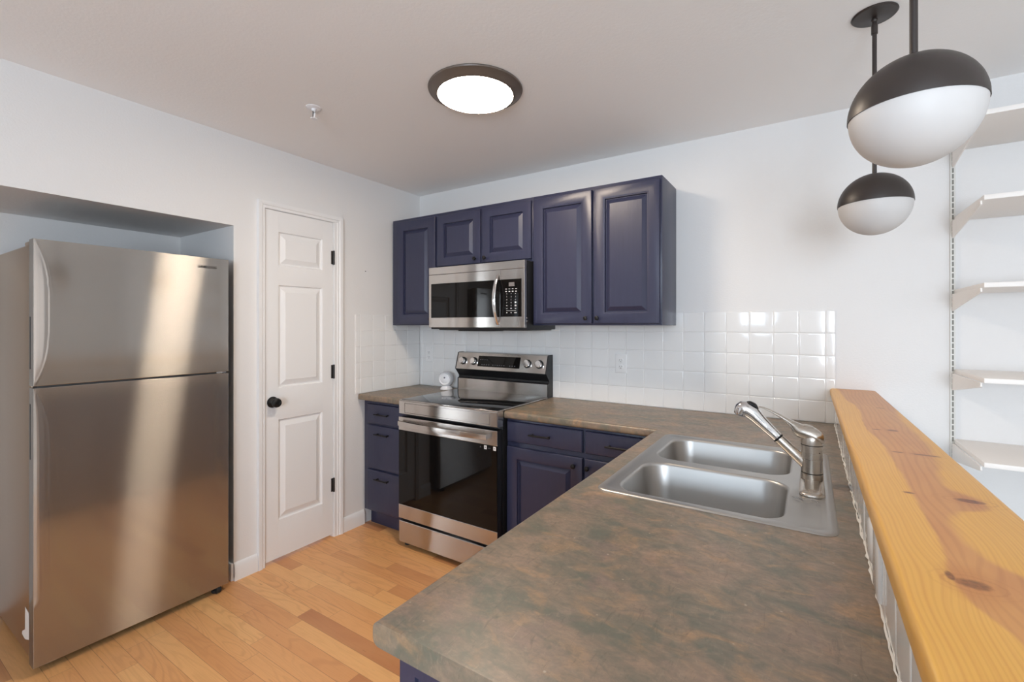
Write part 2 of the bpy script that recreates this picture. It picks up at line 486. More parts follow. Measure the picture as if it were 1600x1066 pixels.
# ------------------------------------------------------------------ geometry helpers
class G:
    """collects shapes into one mesh"""

    def __init__(self):
        self.bm = bmesh.new()

    def _merge(self, b2):
        me = bpy.data.meshes.new('tmp')
        b2.to_mesh(me)
        b2.free()
        self.bm.from_mesh(me)
        bpy.data.meshes.remove(me)

    def box(self, x0, x1, y0, y1, z0, z1, bev=0.0, seg=2, mi=0):
        b = bmesh.new()
        r = bmesh.ops.create_cube(b, size=1.0)
        for v in r['verts']:
            v.co = Vector(((x0 + x1) / 2 + v.co.x * (x1 - x0), (y0 + y1) / 2 + v.co.y * (y1 - y0), (z0 + z1) / 2 + v.co.z * (z1 - z0)))
        if bev > 0:
            bmesh.ops.bevel(b, geom=list(b.edges), offset=bev, segments=seg, profile=0.5, affect='EDGES', clamp_overlap=True)
        for f in b.faces:
            f.material_index = mi
        self._merge(b)
        return self

    def poly(self, pts, ext, mi=0, bev=0.0):
        """closed planar polygon extruded by vector"""
        b = bmesh.new()
        vs = [b.verts.new(p) for p in pts]
        f = b.faces.new(vs)
        r = bmesh.ops.extrude_face_region(b, geom=[f])
        nv = [e for e in r['geom'] if isinstance(e, bmesh.types.BMVert)]
        bmesh.ops.translate(b, verts=nv, vec=Vector(ext))
        bmesh.ops.recalc_face_normals(b, faces=b.faces)
        if bev > 0:
            bmesh.ops.bevel(b, geom=list(b.edges), offset=bev, segments=2, profile=0.5, affect='EDGES', clamp_overlap=True)
        for f in b.faces:
            f.material_index = mi
        self._merge(b)
        return self

    def lathe(self, prof, origin, axis=(0, 0, 1), seg=32, mi=0, scale=(1, 1)):
        b = bmesh.new()
        ax = Vector(axis).normalized()
        q = Vector((0, 0, 1)).rotation_difference(ax).to_matrix()
        o = Vector(origin)
        rings = []
        for (r, h) in prof:
            if r < 1e-6:
                rings.append([b.verts.new(o + q @ Vector((0, 0, h)))])
            else:
                rings.append([b.verts.new(o + q @ Vector((r * scale[0] * math.cos(2 * PI * i / seg), r * scale[1] * math.sin(2 * PI * i / seg), h))) for i in range(seg)])
        for a, c in zip(rings, rings[1:]):
            if len(a) == 1 and len(c) == 1:
                continue
            for i in range(seg):
                j = (i + 1) % seg
                if len(a) == 1:
                    b.faces.new((a[0], c[j], c[i]))
                elif len(c) == 1:
                    b.faces.new((a[i], a[j], c[0]))
                else:
                    b.faces.new((a[i], a[j], c[j], c[i]))
        if len(rings[0]) > 1:
            b.faces.new(rings[0])
        if len(rings[-1]) > 1:
            b.faces.new(rings[-1])
        bmesh.ops.recalc_face_normals(b, faces=b.faces)
        for f in b.faces:
            f.material_index = mi
        self._merge(b)
        return self

    def cyl(self, p0, p1, r0, r1=None, seg=20, mi=0):
        p0, p1 = Vector(p0), Vector(p1)
        r1 = r0 if r1 is None else r1
        return self.lathe([(r0, 0), (r1, (p1 - p0).length)], p0, p1 - p0, seg, mi)

    def sphere(self, c, r, seg=24, scale=(1, 1, 1), mi=0):
        b = bmesh.new()
        bmesh.ops.create_uvsphere(b, u_segments=seg, v_segments=seg // 2, radius=r)
        for v in b.verts:
            v.co = Vector(c) + Vector((v.co.x * scale[0], v.co.y * scale[1], v.co.z * scale[2]))
        for f in b.faces:
            f.material_index = mi
        self._merge(b)
        return self

    def tube(self, pts, rad, seg=12, mi=0, squash=None, up=(0, 0, 1), samples=0):
        """swept round (or squashed) section; rad a number or one per point"""
        P = [Vector(p) for p in pts]
        R = list(rad) if isinstance(rad, (list, tuple)) else [rad] * len(P)
        Q = list(squash) if isinstance(squash, (list, tuple)) else [squash or 1.0] * len(P)
        if samples:
            P2, R2, Q2 = [], [], []
            n = len(P)
            for i in range(n - 1):
                a, bb, c, d = P[max(i - 1, 0)], P[i], P[i + 1], P[min(i + 2, n - 1)]
                for s in range(samples):
                    f = s / samples
                    P2.append(0.5 * ((2 * bb) + (c - a) * f + (2 * a - 5 * bb + 4 * c - d) * f * f + (3 * bb - a - 3 * c + d) * f ** 3))
                    R2.append(R[i] + (R[i + 1] - R[i]) * f)
                    Q2.append(Q[i] + (Q[i + 1] - Q[i]) * f)
            P2.append(P[-1]); R2.append(R[-1]); Q2.append(Q[-1])
            P, R, Q = P2, R2, Q2
        b = bmesh.new()
        rings = []
        upv = Vector(up)
        for i, p in enumerate(P):
            d = (P[min(i + 1, len(P) - 1)] - P[max(i - 1, 0)]).normalized()
            s = d.cross(upv)
            if s.length < 1e-4:
                s = d.cross(Vector((1, 0, 0)))
            s.normalize()
            n = s.cross(d).normalized()
            rings.append([b.verts.new(p + s * (R[i] * math.cos(2 * PI * k / seg)) + n * (R[i] * Q[i] * math.sin(2 * PI * k / seg))) for k in range(seg)])
        for a, c in zip(rings, rings[1:]):
            for k in range(seg):
                j = (k + 1) % seg
                b.faces.new((a[k], a[j], c[j], c[k]))
        b.faces.new(rings[0])
        b.faces.new(rings[-1])
        bmesh.ops.recalc_face_normals(b, faces=b.faces)
        for f in b.faces:
            f.material_index = mi
        self._merge(b)
        return self

    def panel(self, o, U, V, w_, h_, rings, mi=0, cap=True):
        """rectangular plaque: o corner, U/V unit in-plane directions, normal U x V; rings of (inset, height)"""
        b = bmesh.new()
        o, U, V = Vector(o), Vector(U), Vector(V)
        Nn = U.cross(V)
        loops = []
        for r in rings:
            i, h = r[0], r[1]
            iv = r[2] if len(r) > 2 else i
            loops.append([b.verts.new(o + U * uu + V * vv + Nn * h) for uu, vv in ((i, iv), (w_ - i, iv), (w_ - i, h_ - iv), (i, h_ - iv))])
        for a, c in zip(loops, loops[1:]):
            for k in range(4):
                j = (k + 1) % 4
                b.faces.new((a[k], a[j], c[j], c[k]))
        b.faces.new(loops[-1])
        if cap:
            b.faces.new(list(reversed(loops[0])))
        bmesh.ops.recalc_face_normals(b, faces=b.faces)
        for f in b.faces:
            f.material_index = mi
        self._merge(b)
        return self

    def obj(self, name, mat, parent=None, smooth=35):
        me = bpy.data.meshes.new(name)
        self.bm.to_mesh(me)
        self.bm.free()
        for mm in (mat if isinstance(mat, (list, tuple)) else [mat]):
            me.materials.append(M[mm])
        return link(name, me, parent, smooth)


def root_loc(o):
    v = Vector((0, 0, 0))
    while o:
        v += o.location
        o = o.parent
    return v


def link(name, me, parent=None, smooth=35):
    if parent is not None:
        me.transform(Matrix.Translation(-root_loc(parent)))
    if smooth:
        me.shade_smooth()
        me.set_sharp_from_angle(angle=math.radians(smooth))
    o = bpy.data.objects.new(name, me)
    COL.objects.link(o)
    if parent is not None:
        o.parent = parent
    return o


def tag(o, label=None, cat=None, group=None, kind=None):
    if label:
        o['label'] = label
    if cat:
        o['category'] = cat
    if group:
        o['group'] = group
    if kind:
        o['kind'] = kind
    return o


def thing(name, label, cat, loc, group=None):
    o = bpy.data.objects.new(name, None)
    o.empty_display_size = 0.1
    o.location = loc
    COL.objects.link(o)
    return tag(o, label, cat, group)


def recentre(o):
    """move a single-mesh top-level thing's origin to the bottom centre of its box"""
    vs = [v.co for v in o.data.vertices]
    c = Vector(((min(v.x for v in vs) + max(v.x for v in vs)) / 2, (min(v.y for v in vs) + max(v.y for v in vs)) / 2, min(v.z for v in vs)))
    o.data.transform(Matrix.Translation(-c))
    o.location = c
    return o


def kids(o):
    return [c for c in bpy.data.objects if c.parent == o]


def dup(o, loc, label, parent=None):
    c = o.copy()
    COL.objects.link(c)
    if parent is None:
        c.location = loc
        c['label'] = label
    else:
        c.parent = parent
    for k in kids(o):
        dup(k, None, None, c)
    return c


def text_mesh(name, body, size, origin, U, V, mat, parent, lift=0.0006, spacing=1.0, bold=0.0):
    cu = bpy.data.curves.new(name, 'FONT')
    cu.body = body
    cu.size = size
    cu.extrude = 0.0003
    cu.offset = bold
    cu.space_character = spacing
    to = bpy.data.objects.new(name, cu)
    COL.objects.link(to)
    bpy.context.view_layer.update()
    dg = bpy.context.evaluated_depsgraph_get()
    me = bpy.data.meshes.new_from_object(to.evaluated_get(dg))
    bpy.data.objects.remove(to)
    U, V = Vector(U).normalized(), Vector(V).normalized()
    Nn = U.cross(V)
    mt = Matrix((U, V, Nn)).transposed().to_4x4()
    mt.translation = Vector(origin) + Nn * lift
    me.transform(mt)
    me.materials.clear()
    me.materials.append(M[mat])
    return link(name, me, parent, 0)


def merge_text(gb, body, size, origin, U, V, bold=0.0, lift=0.0004):
    """letters added to a G mesh"""
    cu = bpy.data.curves.new('t', 'FONT')
    cu.body = body
    cu.size = size
    cu.offset = bold
    to = bpy.data.objects.new('t', cu)
    COL.objects.link(to)
    bpy.context.view_layer.update()
    me = bpy.data.meshes.new_from_object(to.evaluated_get(bpy.context.evaluated_depsgraph_get()))
    bpy.data.objects.remove(to)
    U, V = Vector(U).normalized(), Vector(V).normalized()
    Nn = U.cross(V)
    mt = Matrix((U, V, Nn)).transposed().to_4x4()
    mt.translation = Vector(origin) + Nn * lift
    me.transform(mt)
    gb.bm.from_mesh(me)
    bpy.data.meshes.remove(me)


XP, YP, ZP = (1, 0, 0), (0, 1, 0), (0, 0, 1)
XN, YN = (-1, 0, 0), (0, -1, 0)
H = 2.44

# ------------------------------------------------------------------ the room
R_X, R_Y = 6.4, -5.6
g = G().box(-0.76, 2.90, -3.30, 0.15, -0.05, 0.0)
tag(g.obj('floor', 'floor'), 'honey coloured strip wood floor', 'floor', kind='structure')
g = G().box(2.90, R_X + 0.15, R_Y - 0.15, 0.15, -0.05, 0.0).box(-0.76, 2.90, R_Y - 0.15, -3.30, -0.05, 0.0)
tag(g.obj('floor', 'carpet'), 'unseen pale carpet added on the dining side to bounce light', 'floor', kind='structure')
g = G().box(-0.76, R_X + 0.15, R_Y - 0.15, 0.15, H, H + 0.06)
tag(g.obj('ceiling', 'ceiling'), 'white textured ceiling', 'ceiling', kind='structure')

AY0, AY1, AZ, AX = -3.05, -1.437, 1.945, -0.645      # fridge alcove
DY0, DY1, DZ = -1.277, -0.803, 2.088                 # pantry doorway
g = G()
T = -0.12
g.box(T, 0, R_Y, AY0, 0, H)
g.box(T, 0, AY0, AY1, AZ, H)
g.box(T, 0, AY1, DY0, 0, H)
g.box(T, 0, DY0, DY1, DZ, H)
g.box(T, 0, DY1, 0.0, 0, H)
g.box(AX - 0.1, AX, AY0 - 0.1, AY1 + 0.1, 0, AZ + 0.1)       # alcove back
g.box(AX, T, AY0 - 0.1, AY0, 0, AZ)
g.box(AX, T, AY1, AY1 + 0.1, 0, AZ)
g.box(AX, T, AY0, AY1, AZ, AZ + 0.1)
tag(g.obj('wall_left', 'wall', smooth=0), 'white left wall with refrigerator alcove and pantry doorway', 'wall', kind='structure')
g = G().box(-0.12, R_X + 0.15, 0.0, 0.12, 0, H)
tag(g.obj('wall_back', 'wall', smooth=0), 'white back wall behind the cabinets', 'wall', kind='structure')
# right wall with window opening
g = G()
wy0, wy1, wz0, wz1 = -3.9, -1.3, 0.3, 2.3
g.box(R_X, R_X + 0.12, R_Y, wy0, 0, H).box(R_X, R_X + 0.12, wy1, 0, 0, H)
g.box(R_X, R_X + 0.12, wy0, wy1, 0, wz0).box(R_X, R_X + 0.12, wy0, wy1, wz1, H)
tag(g.obj('wall_right', 'wall', smooth=0), 'white dining side wall', 'wall', kind='structure')
g = G()
for (a, c, d, e) in ((-0.12, 1.75, 0, H), (1.75, 2.21, 0, 1.41), (1.75, 2.21, 1.95, H), (2.21, 2.95, 0, H), (2.95, 4.15, 0, 0.70), (2.95, 4.15, 2.10, H), (4.15, R_X + 0.12, 0, H)):
    g.box(a, c, R_Y - 0.12, R_Y, d, e)
tag(g.obj('wall_rear', 'wall', smooth=0), 'white rear wall', 'wall', kind='structure')
# half wall under the wooden ledge
BX0, BX1, BY0 = 2.757, 2.90, -2.42
g = G().box(BX0, BX1, BY0, -0.001, 0, 1.054)
tag(g.obj('wall_bar', 'wall', smooth=0), 'white half wall behind the sink carrying the wooden ledge', 'wall', kind='structure')

# baseboards
def baseboard(name, y0, y1, x=0.0):
    pts = [(x, y0, 0), (x + 0.014, y0, 0), (x + 0.014, y0, 0.070), (x + 0.010, y0, 0.086), (x + 0.004, y0, 0.096), (x, y0, 0.098)]
    tag(G().poly(pts, (0, y1 - y0, 0)).obj(name, 'trim'), 'white baseboard', 'baseboard', kind='structure')


baseboard('baseboard_left', AY1 + 0.0, -1.311)
baseboard('baseboard_left.001', -0.741, -0.56)
g = G().box(-0.12, 0.0, AY1 - 0.012, AY1 + 0.0005, 0, 0.095, 0.003)
tag(g.obj('baseboard_left.002', 'trim'), 'white baseboard returning into the alcove', 'baseboard', kind='structure')

# pantry door casing
def casing():
    g = G()
    # profile across width (from inner edge outwards): (dist, proj)
    prof = [(0.0, 0.0), (0.0, 0.010), (0.004, 0.013), (0.016, 0.013), (0.020, 0.017), (0.034, 0.019), (0.041, 0.019), (0.044, 0.0)]
    y0, y1, z1 = -1.267, -0.785, 2.076
    b = g.bm
    loops = []
    for d, p in prof:
        loops.append([b.verts.new(c) for c in ((p, y0 - d, 0.0), (p, y0 - d, z1 + d), (p, y1 + d, z1 + d), (p, y1 + d, 0.0))])
    for a, c in zip(loops, loops[1:]):
        for k in range(3):
            b.faces.new((a[k], a[k + 1], c[k + 1], c[k]))
    for k in (0, 3):
        b.faces.new([l[k] for l in loops])
    bmesh.ops.recalc_face_normals(b, faces=b.faces)
    # jamb lining
    g.box(-0.118, 0.004, DY0, -1.2685, 0, DZ)
    g.box(-0.118, 0.004, -0.8095, DY1, 0, DZ)
    g.box(-0.118, 0.004, -1.2685, -0.8095, 2.079, DZ)
    g.box(-0.118, 0.010, -0.806, -0.785, 0, 2.079)
    return tag(g.obj('trim_1', 'trim', smooth=25), 'white door casing round the pantry door', 'trim', kind='structure')


casing()


def pantry_door():
    g = G()
    y0, y1, z0, z1, x = -1.2655, -0.8125, 0.020, 2.074, 0.002
    t = 0.035
    holes = [(-1.184, -0.885, 1.751, 1.956), (-1.184, -0.885, 1.026, 1.640), (-1.186, -0.892, 0.241, 0.841)]
    b = g.bm
    def quad(a, bb, c, d, xx=x):
        b.faces.new([b.verts.new((xx, yy, zz)) for yy, zz in ((a, c), (bb, c), (bb, d), (a, d))])
    ya, yb = -1.185, -0.888
    quad(y0, ya, z0, z1)
    quad(yb, y1, z0, z1)
    zs = [z0] + [v for h in reversed(holes) for v in (h[2], h[3])] + [z1]
    for i in range(0, len(zs), 2):
        quad(ya, yb, zs[i], zs[i + 1])
    for h in holes:
        g.panel((x, ya, h[2]), YP, ZP, yb - ya, h[3] - h[2], [(0, 0.0), (0.003, -0.001), (0.008, -0.0112), (0.016, -0.0116), (0.042, -0.0020), (0.045, -0.0006)], cap=False)
    # sides and back
    g.box(x - t, x - 0.0125, y0, y1, z0, z1)
    for (a, bb, c, d) in ((y0, y0, z0, z1), (y1, y1, z0, z1)):
        b.faces.new([b.verts.new(p) for p in ((x, a, c), (x - 0.0125, a, c), (x - 0.0125, a, d), (x, a, d))])
    for c in (z0, z1):
        b.faces.new([b.verts.new(p) for p in ((x, y0, c), (x, y1, c), (x - 0.0125, y1, c), (x - 0.0125, y0, c))])
    bmesh.ops.remove_doubles(b, verts=b.verts, dist=0.00005)
    bmesh.ops.recalc_face_normals(b, faces=b.faces)
    d = tag(g.obj('door_1', 'trim', smooth=20), 'narrow white three panel pantry door with black knob', 'door', kind='structure')
    # knob
    kx, ky, kz = x, -1.222, 0.948
    k = G().lathe([(0.0, 0), (0.031, 0), (0.033, 0.004), (0.030, 0.009), (0.018, 0.012), (0.0125, 0.018), (0.0125, 0.026),
                   (0.020, 0.030), (0.0262, 0.038), (0.0275, 0.048), (0.0250, 0.057), (0.018, 0.062), (0.012, 0.0625), (0.010, 0.0605), (0.0, 0.0605)], (kx, ky, kz), XP, 32)
    o = k.obj('door_knob', 'black', d)
    o['label'] = 'round black door knob'
    for zc in (1.844, 1.093, 0.345):
        h = G()
        h.cyl((0.008, -0.809, zc - 0.046), (0.008, -0.809, zc + 0.046), 0.0062, seg=12)
        h.box(-0.002, 0.0045, -0.826, -0.806, zc - 0.044, zc + 0.044, 0.0008)
        for k in (-0.030, 0.0, 0.030):
            h.sphere((0.0046, -0.819, zc + k), 0.0025, 8)
        o = h.obj('hinge', 'hinge', d)
    s = G().box(-0.012, 0.003, -1.2672, -1.2662, 0.918, 0.975)
    s.obj('latch_plate', 'hinge', d)
    return d


pantry_door()

# ------------------------------------------------------------------ tile backsplash
def tiles(name, o, U, V, cells, label):
    """cells: (u0,u1,v0,v1); each tile a slightly tilted pillow on a grout bed"""
    g = G()
    o, U, V = Vector(o), Vector(U), Vector(V)
    Nn = U.cross(V)
    u0 = min(c[0] for c in cells); u1 = max(c[1] for c in cells)
    v0 = min(c[2] for c in cells); v1 = max(c[3] for c in cells)
    g.panel(o + U * u0 + V * v0, U, V, u1 - u0, v1 - v0, [(0, 0.0005), (0, 0.0045)], mi=1)
    b = g.bm
    gp = 0.0011
    for (a, c, d, e) in cells:
        w_, h_ = c - a - 2 * gp, e - d - 2 * gp
        tu, tv = random.uniform(-0.009, 0.009), random.uniform(-0.009, 0.009)
        lift = random.uniform(-0.0003, 0.0005)
        loops = []
        for (ins, hh) in ((0, 0.004), (0.0003, 0.0052), (0.0012, 0.0060), (0.0030, 0.0065), (0.006, 0.0066)):
            ins = min(ins, w_ * 0.4, h_ * 0.4)
            L = []
            for uu, vv in ((ins, ins), (w_ - ins, ins), (w_ - ins, h_ - ins), (ins, h_ - ins)):
                hgt = hh + lift + tu * (uu - w_ / 2) + tv * (vv - h_ / 2)
                L.append(b.verts.new(o + U * (a + gp + uu) + V * (d + gp + vv) + Nn * hgt))
            loops.append(L)
        for p, q in zip(loops, loops[1:]):
            for k in range(4):
                j = (k + 1) % 4
                b.faces.new((p[k], p[j], q[j], q[k]))
        b.faces.new(loops[-1])
    ob = g.obj(name, ('tile', 'grout'), smooth=50)
    return tag(ob, label, 'backsplash', kind='structure')


TW = 0.1115
cells = []
z_top = 1.472
rows = [(z_top - TW * (i + 1), z_top - TW * i) for i in range(5)]
rows[-1] = (0.920, rows[-1][1])
us = [2.158 + 0.1115 * k for k in range(-19, 6)]
us = [0.006] + [u for u in us if 0.03 < u < 2.72] + [2.7555]
for a, c in zip(us, us[1:]):
    for d, e in rows:
        cells.append((a, c, d, e))
for a, c in zip(us, us[1:]):
    pass
tiles('wall_tile_back', (0, 0, 0), XP, ZP, cells, 'glossy white square tile backsplash on the back wall')
# the wall is seen from -y, so the bed must face -y: rebuild direction by mirroring
ob = bpy.data.objects['wall_tile_back']
ob.data.transform(Matrix.Diagonal((1, 1, 1, 1)))
for v in ob.data.vertices:
    v.co.y = -abs(v.co.y)
bmx = bmesh.new(); bmx.from_mesh(ob.data); bmesh.ops.recalc_face_normals(bmx, faces=bmx.faces)
for f in bmx.faces:
    if f.normal.y > 0.3:
        f.normal_flip()
bmx.to_mesh(ob.data); bmx.free()

cells = []
vs = [-0.634, -0.597] + [-0.597 + TW * k for k in range(1, 5)] + [-0.0075]
vs = [v for v in vs if v <= -0.0074]
vs = [-0.634, -0.594, -0.4825, -0.371, -0.2595, -0.148, -0.0075]
for a, c in zip(vs, vs[1:]):
    for d, e in rows:
        cells.append((a, c, d, e))
tiles('wall_tile_left', (0, 0, 0), YP, ZP, cells, 'white square tiles on the left wall beside the range')
# narrow course of tiles between worktop and ledge, on the half wall (faces -x)
cells = []
yy = -0.010
k = 0
bar_cells = []
while yy > -2.30:
    y2 = yy - TW
    bar_cells.append((-yy, -y2, 0.921, 1.032))
    bar_cells.append((-yy, -y2, 1.032, 1.0535))
    yy = y2
tiles('wall_tile_bar', (BX0, 0, 0), YN, ZP, bar_cells, 'short course of white tiles between worktop and wooden ledge')
# two odd tiles near the camera end of that course: an oval relief and a proud plain plate
par = bpy.data.objects['wall_tile_bar']
g = G()
for (r, h) in ():
    pass
g.lathe([(0.058, 0.0), (0.058, 0.002), (0.052, 0.0055), (0.040, 0.0075), (0.0, 0.0085)], (BX0 - 0.0055, -1.61, 0.985), XN, 40, scale=(0.72, 1.0))
o = g.obj('oval_relief', 'tile', par)
g = G().box(BX0 - 0.0125, BX0 - 0.004, -1.762, -1.685, 0.935, 1.052, 0.003)
o = g.obj('blank_plate', 'tile', par)
# ragged bead of grout and caulk where tiles meet the worktop
g = G()
pts, rr = [], []
n = 130
for i in range(n):
    y = -0.02 - i * (2.20 / (n - 1))
    pts.append((BX0 - 0.0075 + random.uniform(-0.0015, 0.0015), y, 0.9215 + random.uniform(0, 0.002)))
    rr.append(random.choice((0.0012, 0.0016, 0.002, 0.002, 0.0034)))
g.tube(pts, rr, 6)
g.obj('caulk_bead', 'caulk', par)

# ------------------------------------------------------------------ cabinet building blocks
DOOR = [(0, 0.0), (0, 0.015), (0.0025, 0.0185), (0.004, 0.019)]


def raised_door(g, o, U, V, w_, h_, fw=0.062):
    g.panel(o, U, V, w_, h_, DOOR + [(fw - 0.006, 0.019), (fw - 0.002, 0.0165), (fw + 0.003, 0.0160), (fw + 0.005, 0.0050), (fw + 0.009, 0.0045), (fw + 0.030, 0.0160), (fw + 0.032, 0.0175)])


def slab_front(g, o, U, V, w_, h_):
    g.panel(o, U, V, w_, h_, [(0, 0.0), (0, 0.011), (0.004, 0.0165), (0.012, 0.0185), (0.016, 0.019)])


def knob(c, n, parent):
    g = G().lathe([(0.0045, 0), (0.0045, 0.012), (0.0105, 0.015), (0.0125, 0.020), (0.0105, 0.0255), (0.006, 0.0275), (0.0, 0.028)], c, n, 20)
    o = g.obj('knob', 'black', parent)
    return o


def bar_pull(c, U, n, L, parent):
    c, U, n = Vector(c), Vector(U), Vector(n)
    g = G()
    for s in (-1, 1):
        p = c + U * (s * L * 0.38)
        g.lathe([(0.0062, 0.0), (0.0062, 0.003), (0.0045, 0.005), (0.0045, 0.026)], p, n, 12)
    g.tube([c - U * L / 2 + n * 0.026, c + U * L / 2 + n * 0.026], 0.0048, 10)
    o = g.obj('bar_pull', 'black', parent)
    return o


# ------------------------------------------------------------------ wall cabinets
FY = -0.306           # face of the upper boxes
UZ0, UZ1 = 1.398, 2.178


def upper(name, label, x0, x1, z0, doors, fw=0.062):
    r = thing(name, label, 'cabinet', ((x0 + x1) / 2, -0.15, z0))
    g = G().box(x0, x1, FY, -0.0085 if z0 < 1.47 else -0.001, z0, UZ1, 0.0015)
    g.obj('cabinet_box', 'navy', r)
    for (a, c, d, e, kn) in doors:
        g = G()
        raised_door(g, (a, FY - 0.0006, d), XP, ZP, c - a, e - d, fw)
        dd = g.obj('door', 'navy', r)
        if kn:
            knob((kn[0], FY - 0.0195, kn[1]), YN, dd)
    return r


upper('wall_cabinet', 'navy wall cabinet with one raised panel door, in the corner beside the microwave', 0.022, 0.467, UZ0, [(0.075, 0.455, 1.406, 2.157, (0.428, 1.442))], 0.066)
upper('wall_cabinet', 'short navy wall cabinet with two small doors directly above the microwave', 0.4675, 1.2375, 1.787, [(0.476, 0.846, 1.803, 2.155, (0.813, 1.834)), (0.864, 1.230, 1.803, 2.155, (0.893, 1.833))], 0.056)
upper('wall_cabinet', 'tall navy wall cabinet with two raised panel doors at the free end of the row', 1.238, 2.008, UZ0, [(1.250, 1.624, 1.408, 2.157, (1.594, 1.438)), (1.638, 1.999, 1.408, 2.157, (1.662, 1.438))], 0.060)

# ------------------------------------------------------------------ base cabinets
BYF = -0.566


def base_box(g, x0, x1, stile_kick=True):
    g.box(x0, x1, BYF, -0.009, 0.112, 0.8795, 0.001)
    g.box(x0 + 0.004, x1 - 0.002, BYF + 0.055, -0.03, 0.0, 0.112)


r = thing('drawer_cabinet', 'narrow navy base cabinet with three drawers between the pantry wall and the range', 'cabinet', (0.23, -0.3, 0))
g = G()
base_box(g, 0.018, 0.452)
g.obj('cabinet_box', 'navy', r)
for (z0, z1, pz) in ((0.722, 0.857, 0.792), (0.412, 0.711, 0.656), (0.122, 0.402, 0.350)):
    g = G()
    slab_front(g, (0.064, BYF - 0.0006, z0), XP, ZP, 0.384, z1 - z0)
    d = g.obj('drawer', 'navy', r)
    bar_pull((0.227, BYF - 0.019, pz), XP, YN, 0.128, d)

r = thing('base_cabinet', 'navy base cabinet with two drawers over two doors, between range and sink run', 'cabinet', (1.65, -0.3, 0))
g = G()
base_box(g, 1.222, 2.092)
g.obj('cabinet_box', 'navy', r)
for (x0, x1, px) in ((1.228, 1.684, 1.446), (1.698, 2.060, 1.878)):
    g = G()
    slab_front(g, (x0, BYF - 0.0006, 0.752), XP, ZP, x1 - x0, 0.114)
    d = g.obj('drawer', 'navy', r)
    bar_pull((px, BYF - 0.019, 0.808), XP, YN, 0.128, d)
for (x0, x1, kx) in ((1.228, 1.684, 1.641), (1.698, 2.060, 1.716)):
    g = G()
    raised_door(g, (x0, BYF - 0.0006, 0.125), XP, ZP, x1 - x0, 0.600, 0.062)
    d = g.obj('door', 'navy', r)
    knob((kx, BYF - 0.0195, 0.683), YN, d)

# peninsula base (its end panel shows; the front faces the range)
PX = 2.092
r = thing('peninsula_cabinet', 'long navy base cabinet under the sink worktop, end panel facing the camera', 'cabinet', (2.42, -1.3, 0))
g = G()
g.box(PX, 2.750, -2.200, BYF - 0.0215, 0.10, 0.8795, 0.001)
# hollow for the sink is closed by the worktop; kick recess below
g2 = G()
# box walls instead of a solid block so the bowls hang free inside
g.bm.free()
g = G()
g.box(PX, PX + 0.018, -2.200, BYF - 0.0215, 0.10, 0.8795)
g.box(2.735, 2.7545, -2.200, BYF - 0.0215, 0.0, 0.8795)
g.box(PX + 0.018, 2.735, -2.200, -2.182, 0.0, 0.8795)
g.box(PX + 0.018, 2.735, BYF - 0.0395, BYF - 0.0215, 0.0, 0.8795)
g.box(PX + 0.018, 2.735, -2.182, BYF - 0.0395, 0.10, 0.118)
g.box(PX + 0.060, PX + 0.075, -2.182, BYF - 0.0395, 0.0, 0.10)
g2.bm.free()
g.obj('cabinet_box', 'navy', r)
yy = -2.196
for wd in (0.40, 0.40, 0.40, 0.395):
    g = G()
    raised_door(g, (PX - 0.0006, yy + wd - 0.006, 0.125), YN, ZP, wd - 0.012, 0.59, 0.062)
    d = g.obj('door', 'navy', r)
    knob((PX - 0.0195, yy + wd - 0.045, 0.67), XN, d)
    g = G()
    slab_front(g, (PX - 0.0006, yy + wd - 0.006, 0.745), YN, ZP, wd - 0.012, 0.115)
    d = g.obj('drawer', 'navy', r)
    bar_pull((PX - 0.0195, yy + wd / 2, 0.80), YP, XN, 0.128, d)
    yy += wd
g = G()
g.panel((PX - 0.0005, -2.2006, 0.0), XP, ZP, 2.752 - PX, 0.8785, [(0, 0), (0, 0.006), (0.001, 0.007), (0.034, 0.007), (0.036, 0.001), (0.046, 0.001), (0.050, 0.005), (0.056, 0.006)])
g.obj('end_panel', 'navy', r)

# ------------------------------------------------------------------ worktops
CZ0, CZ1 = 0.880, 0.920


def slab_from_cells(xs, ys, keep, front_x=None, front_y=None, rad=0.013):
    b = bmesh.new()
    V = {}
    def vt(i, j):
        if (i, j) not in V:
            V[(i, j)] = b.verts.new((xs[i], ys[j], CZ1))
        return V[(i, j)]
    fs = []
    for i in range(len(xs) - 1):
        for j in range(len(ys) - 1):
            if keep(i, j):
                fs.append(b.faces.new((vt(i, j), vt(i + 1, j), vt(i + 1, j + 1), vt(i, j + 1))))
    r = bmesh.ops.extrude_face_region(b, geom=fs)
    nv = [e for e in r['geom'] if isinstance(e, bmesh.types.BMVert)]
    bmesh.ops.translate(b, verts=nv, vec=(0, 0, CZ0 - CZ1))
    bmesh.ops.recalc_face_normals(b, faces=b.faces)
    b.normal_update()
    sel = []
    for e in b.edges:
        a, c = e.verts[0].co, e.verts[1].co
        if abs(a.z - c.z) > 1e-5:
            continue
        top = abs(a.z - CZ1) < 1e-5
        side = [f for f in e.link_faces if abs(f.normal.z) < 0.1]
        if not side:
            continue
        if front_x is not None and abs(a.x - front_x) < 1e-5 and abs(c.x - front_x) < 1e-5:
            sel.append(e)
        if front_y is not None and abs(a.y - front_y) < 1e-5 and abs(c.y - front_y) < 1e-5 and a.x <= (front_x or 9) + 1e-5 and c.x <= (front_x or 9) + 1e-5:
            sel.append(e)
    bmesh.ops.bevel(b, geom=sel, offset=rad, segments=5, profile=0.5, affect='EDGES', clamp_overlap=True)
    return b


SX0, SX1, SY0, SY1 = 2.145, 2.690, -1.452, -0.690      # sink cut-out
PXE = 2.052
xs = [1.2185, PXE, SX0, SX1, BX0 - 0.0008]
ys = [-2.228, SY0, SY1, -0.598, -0.0085]


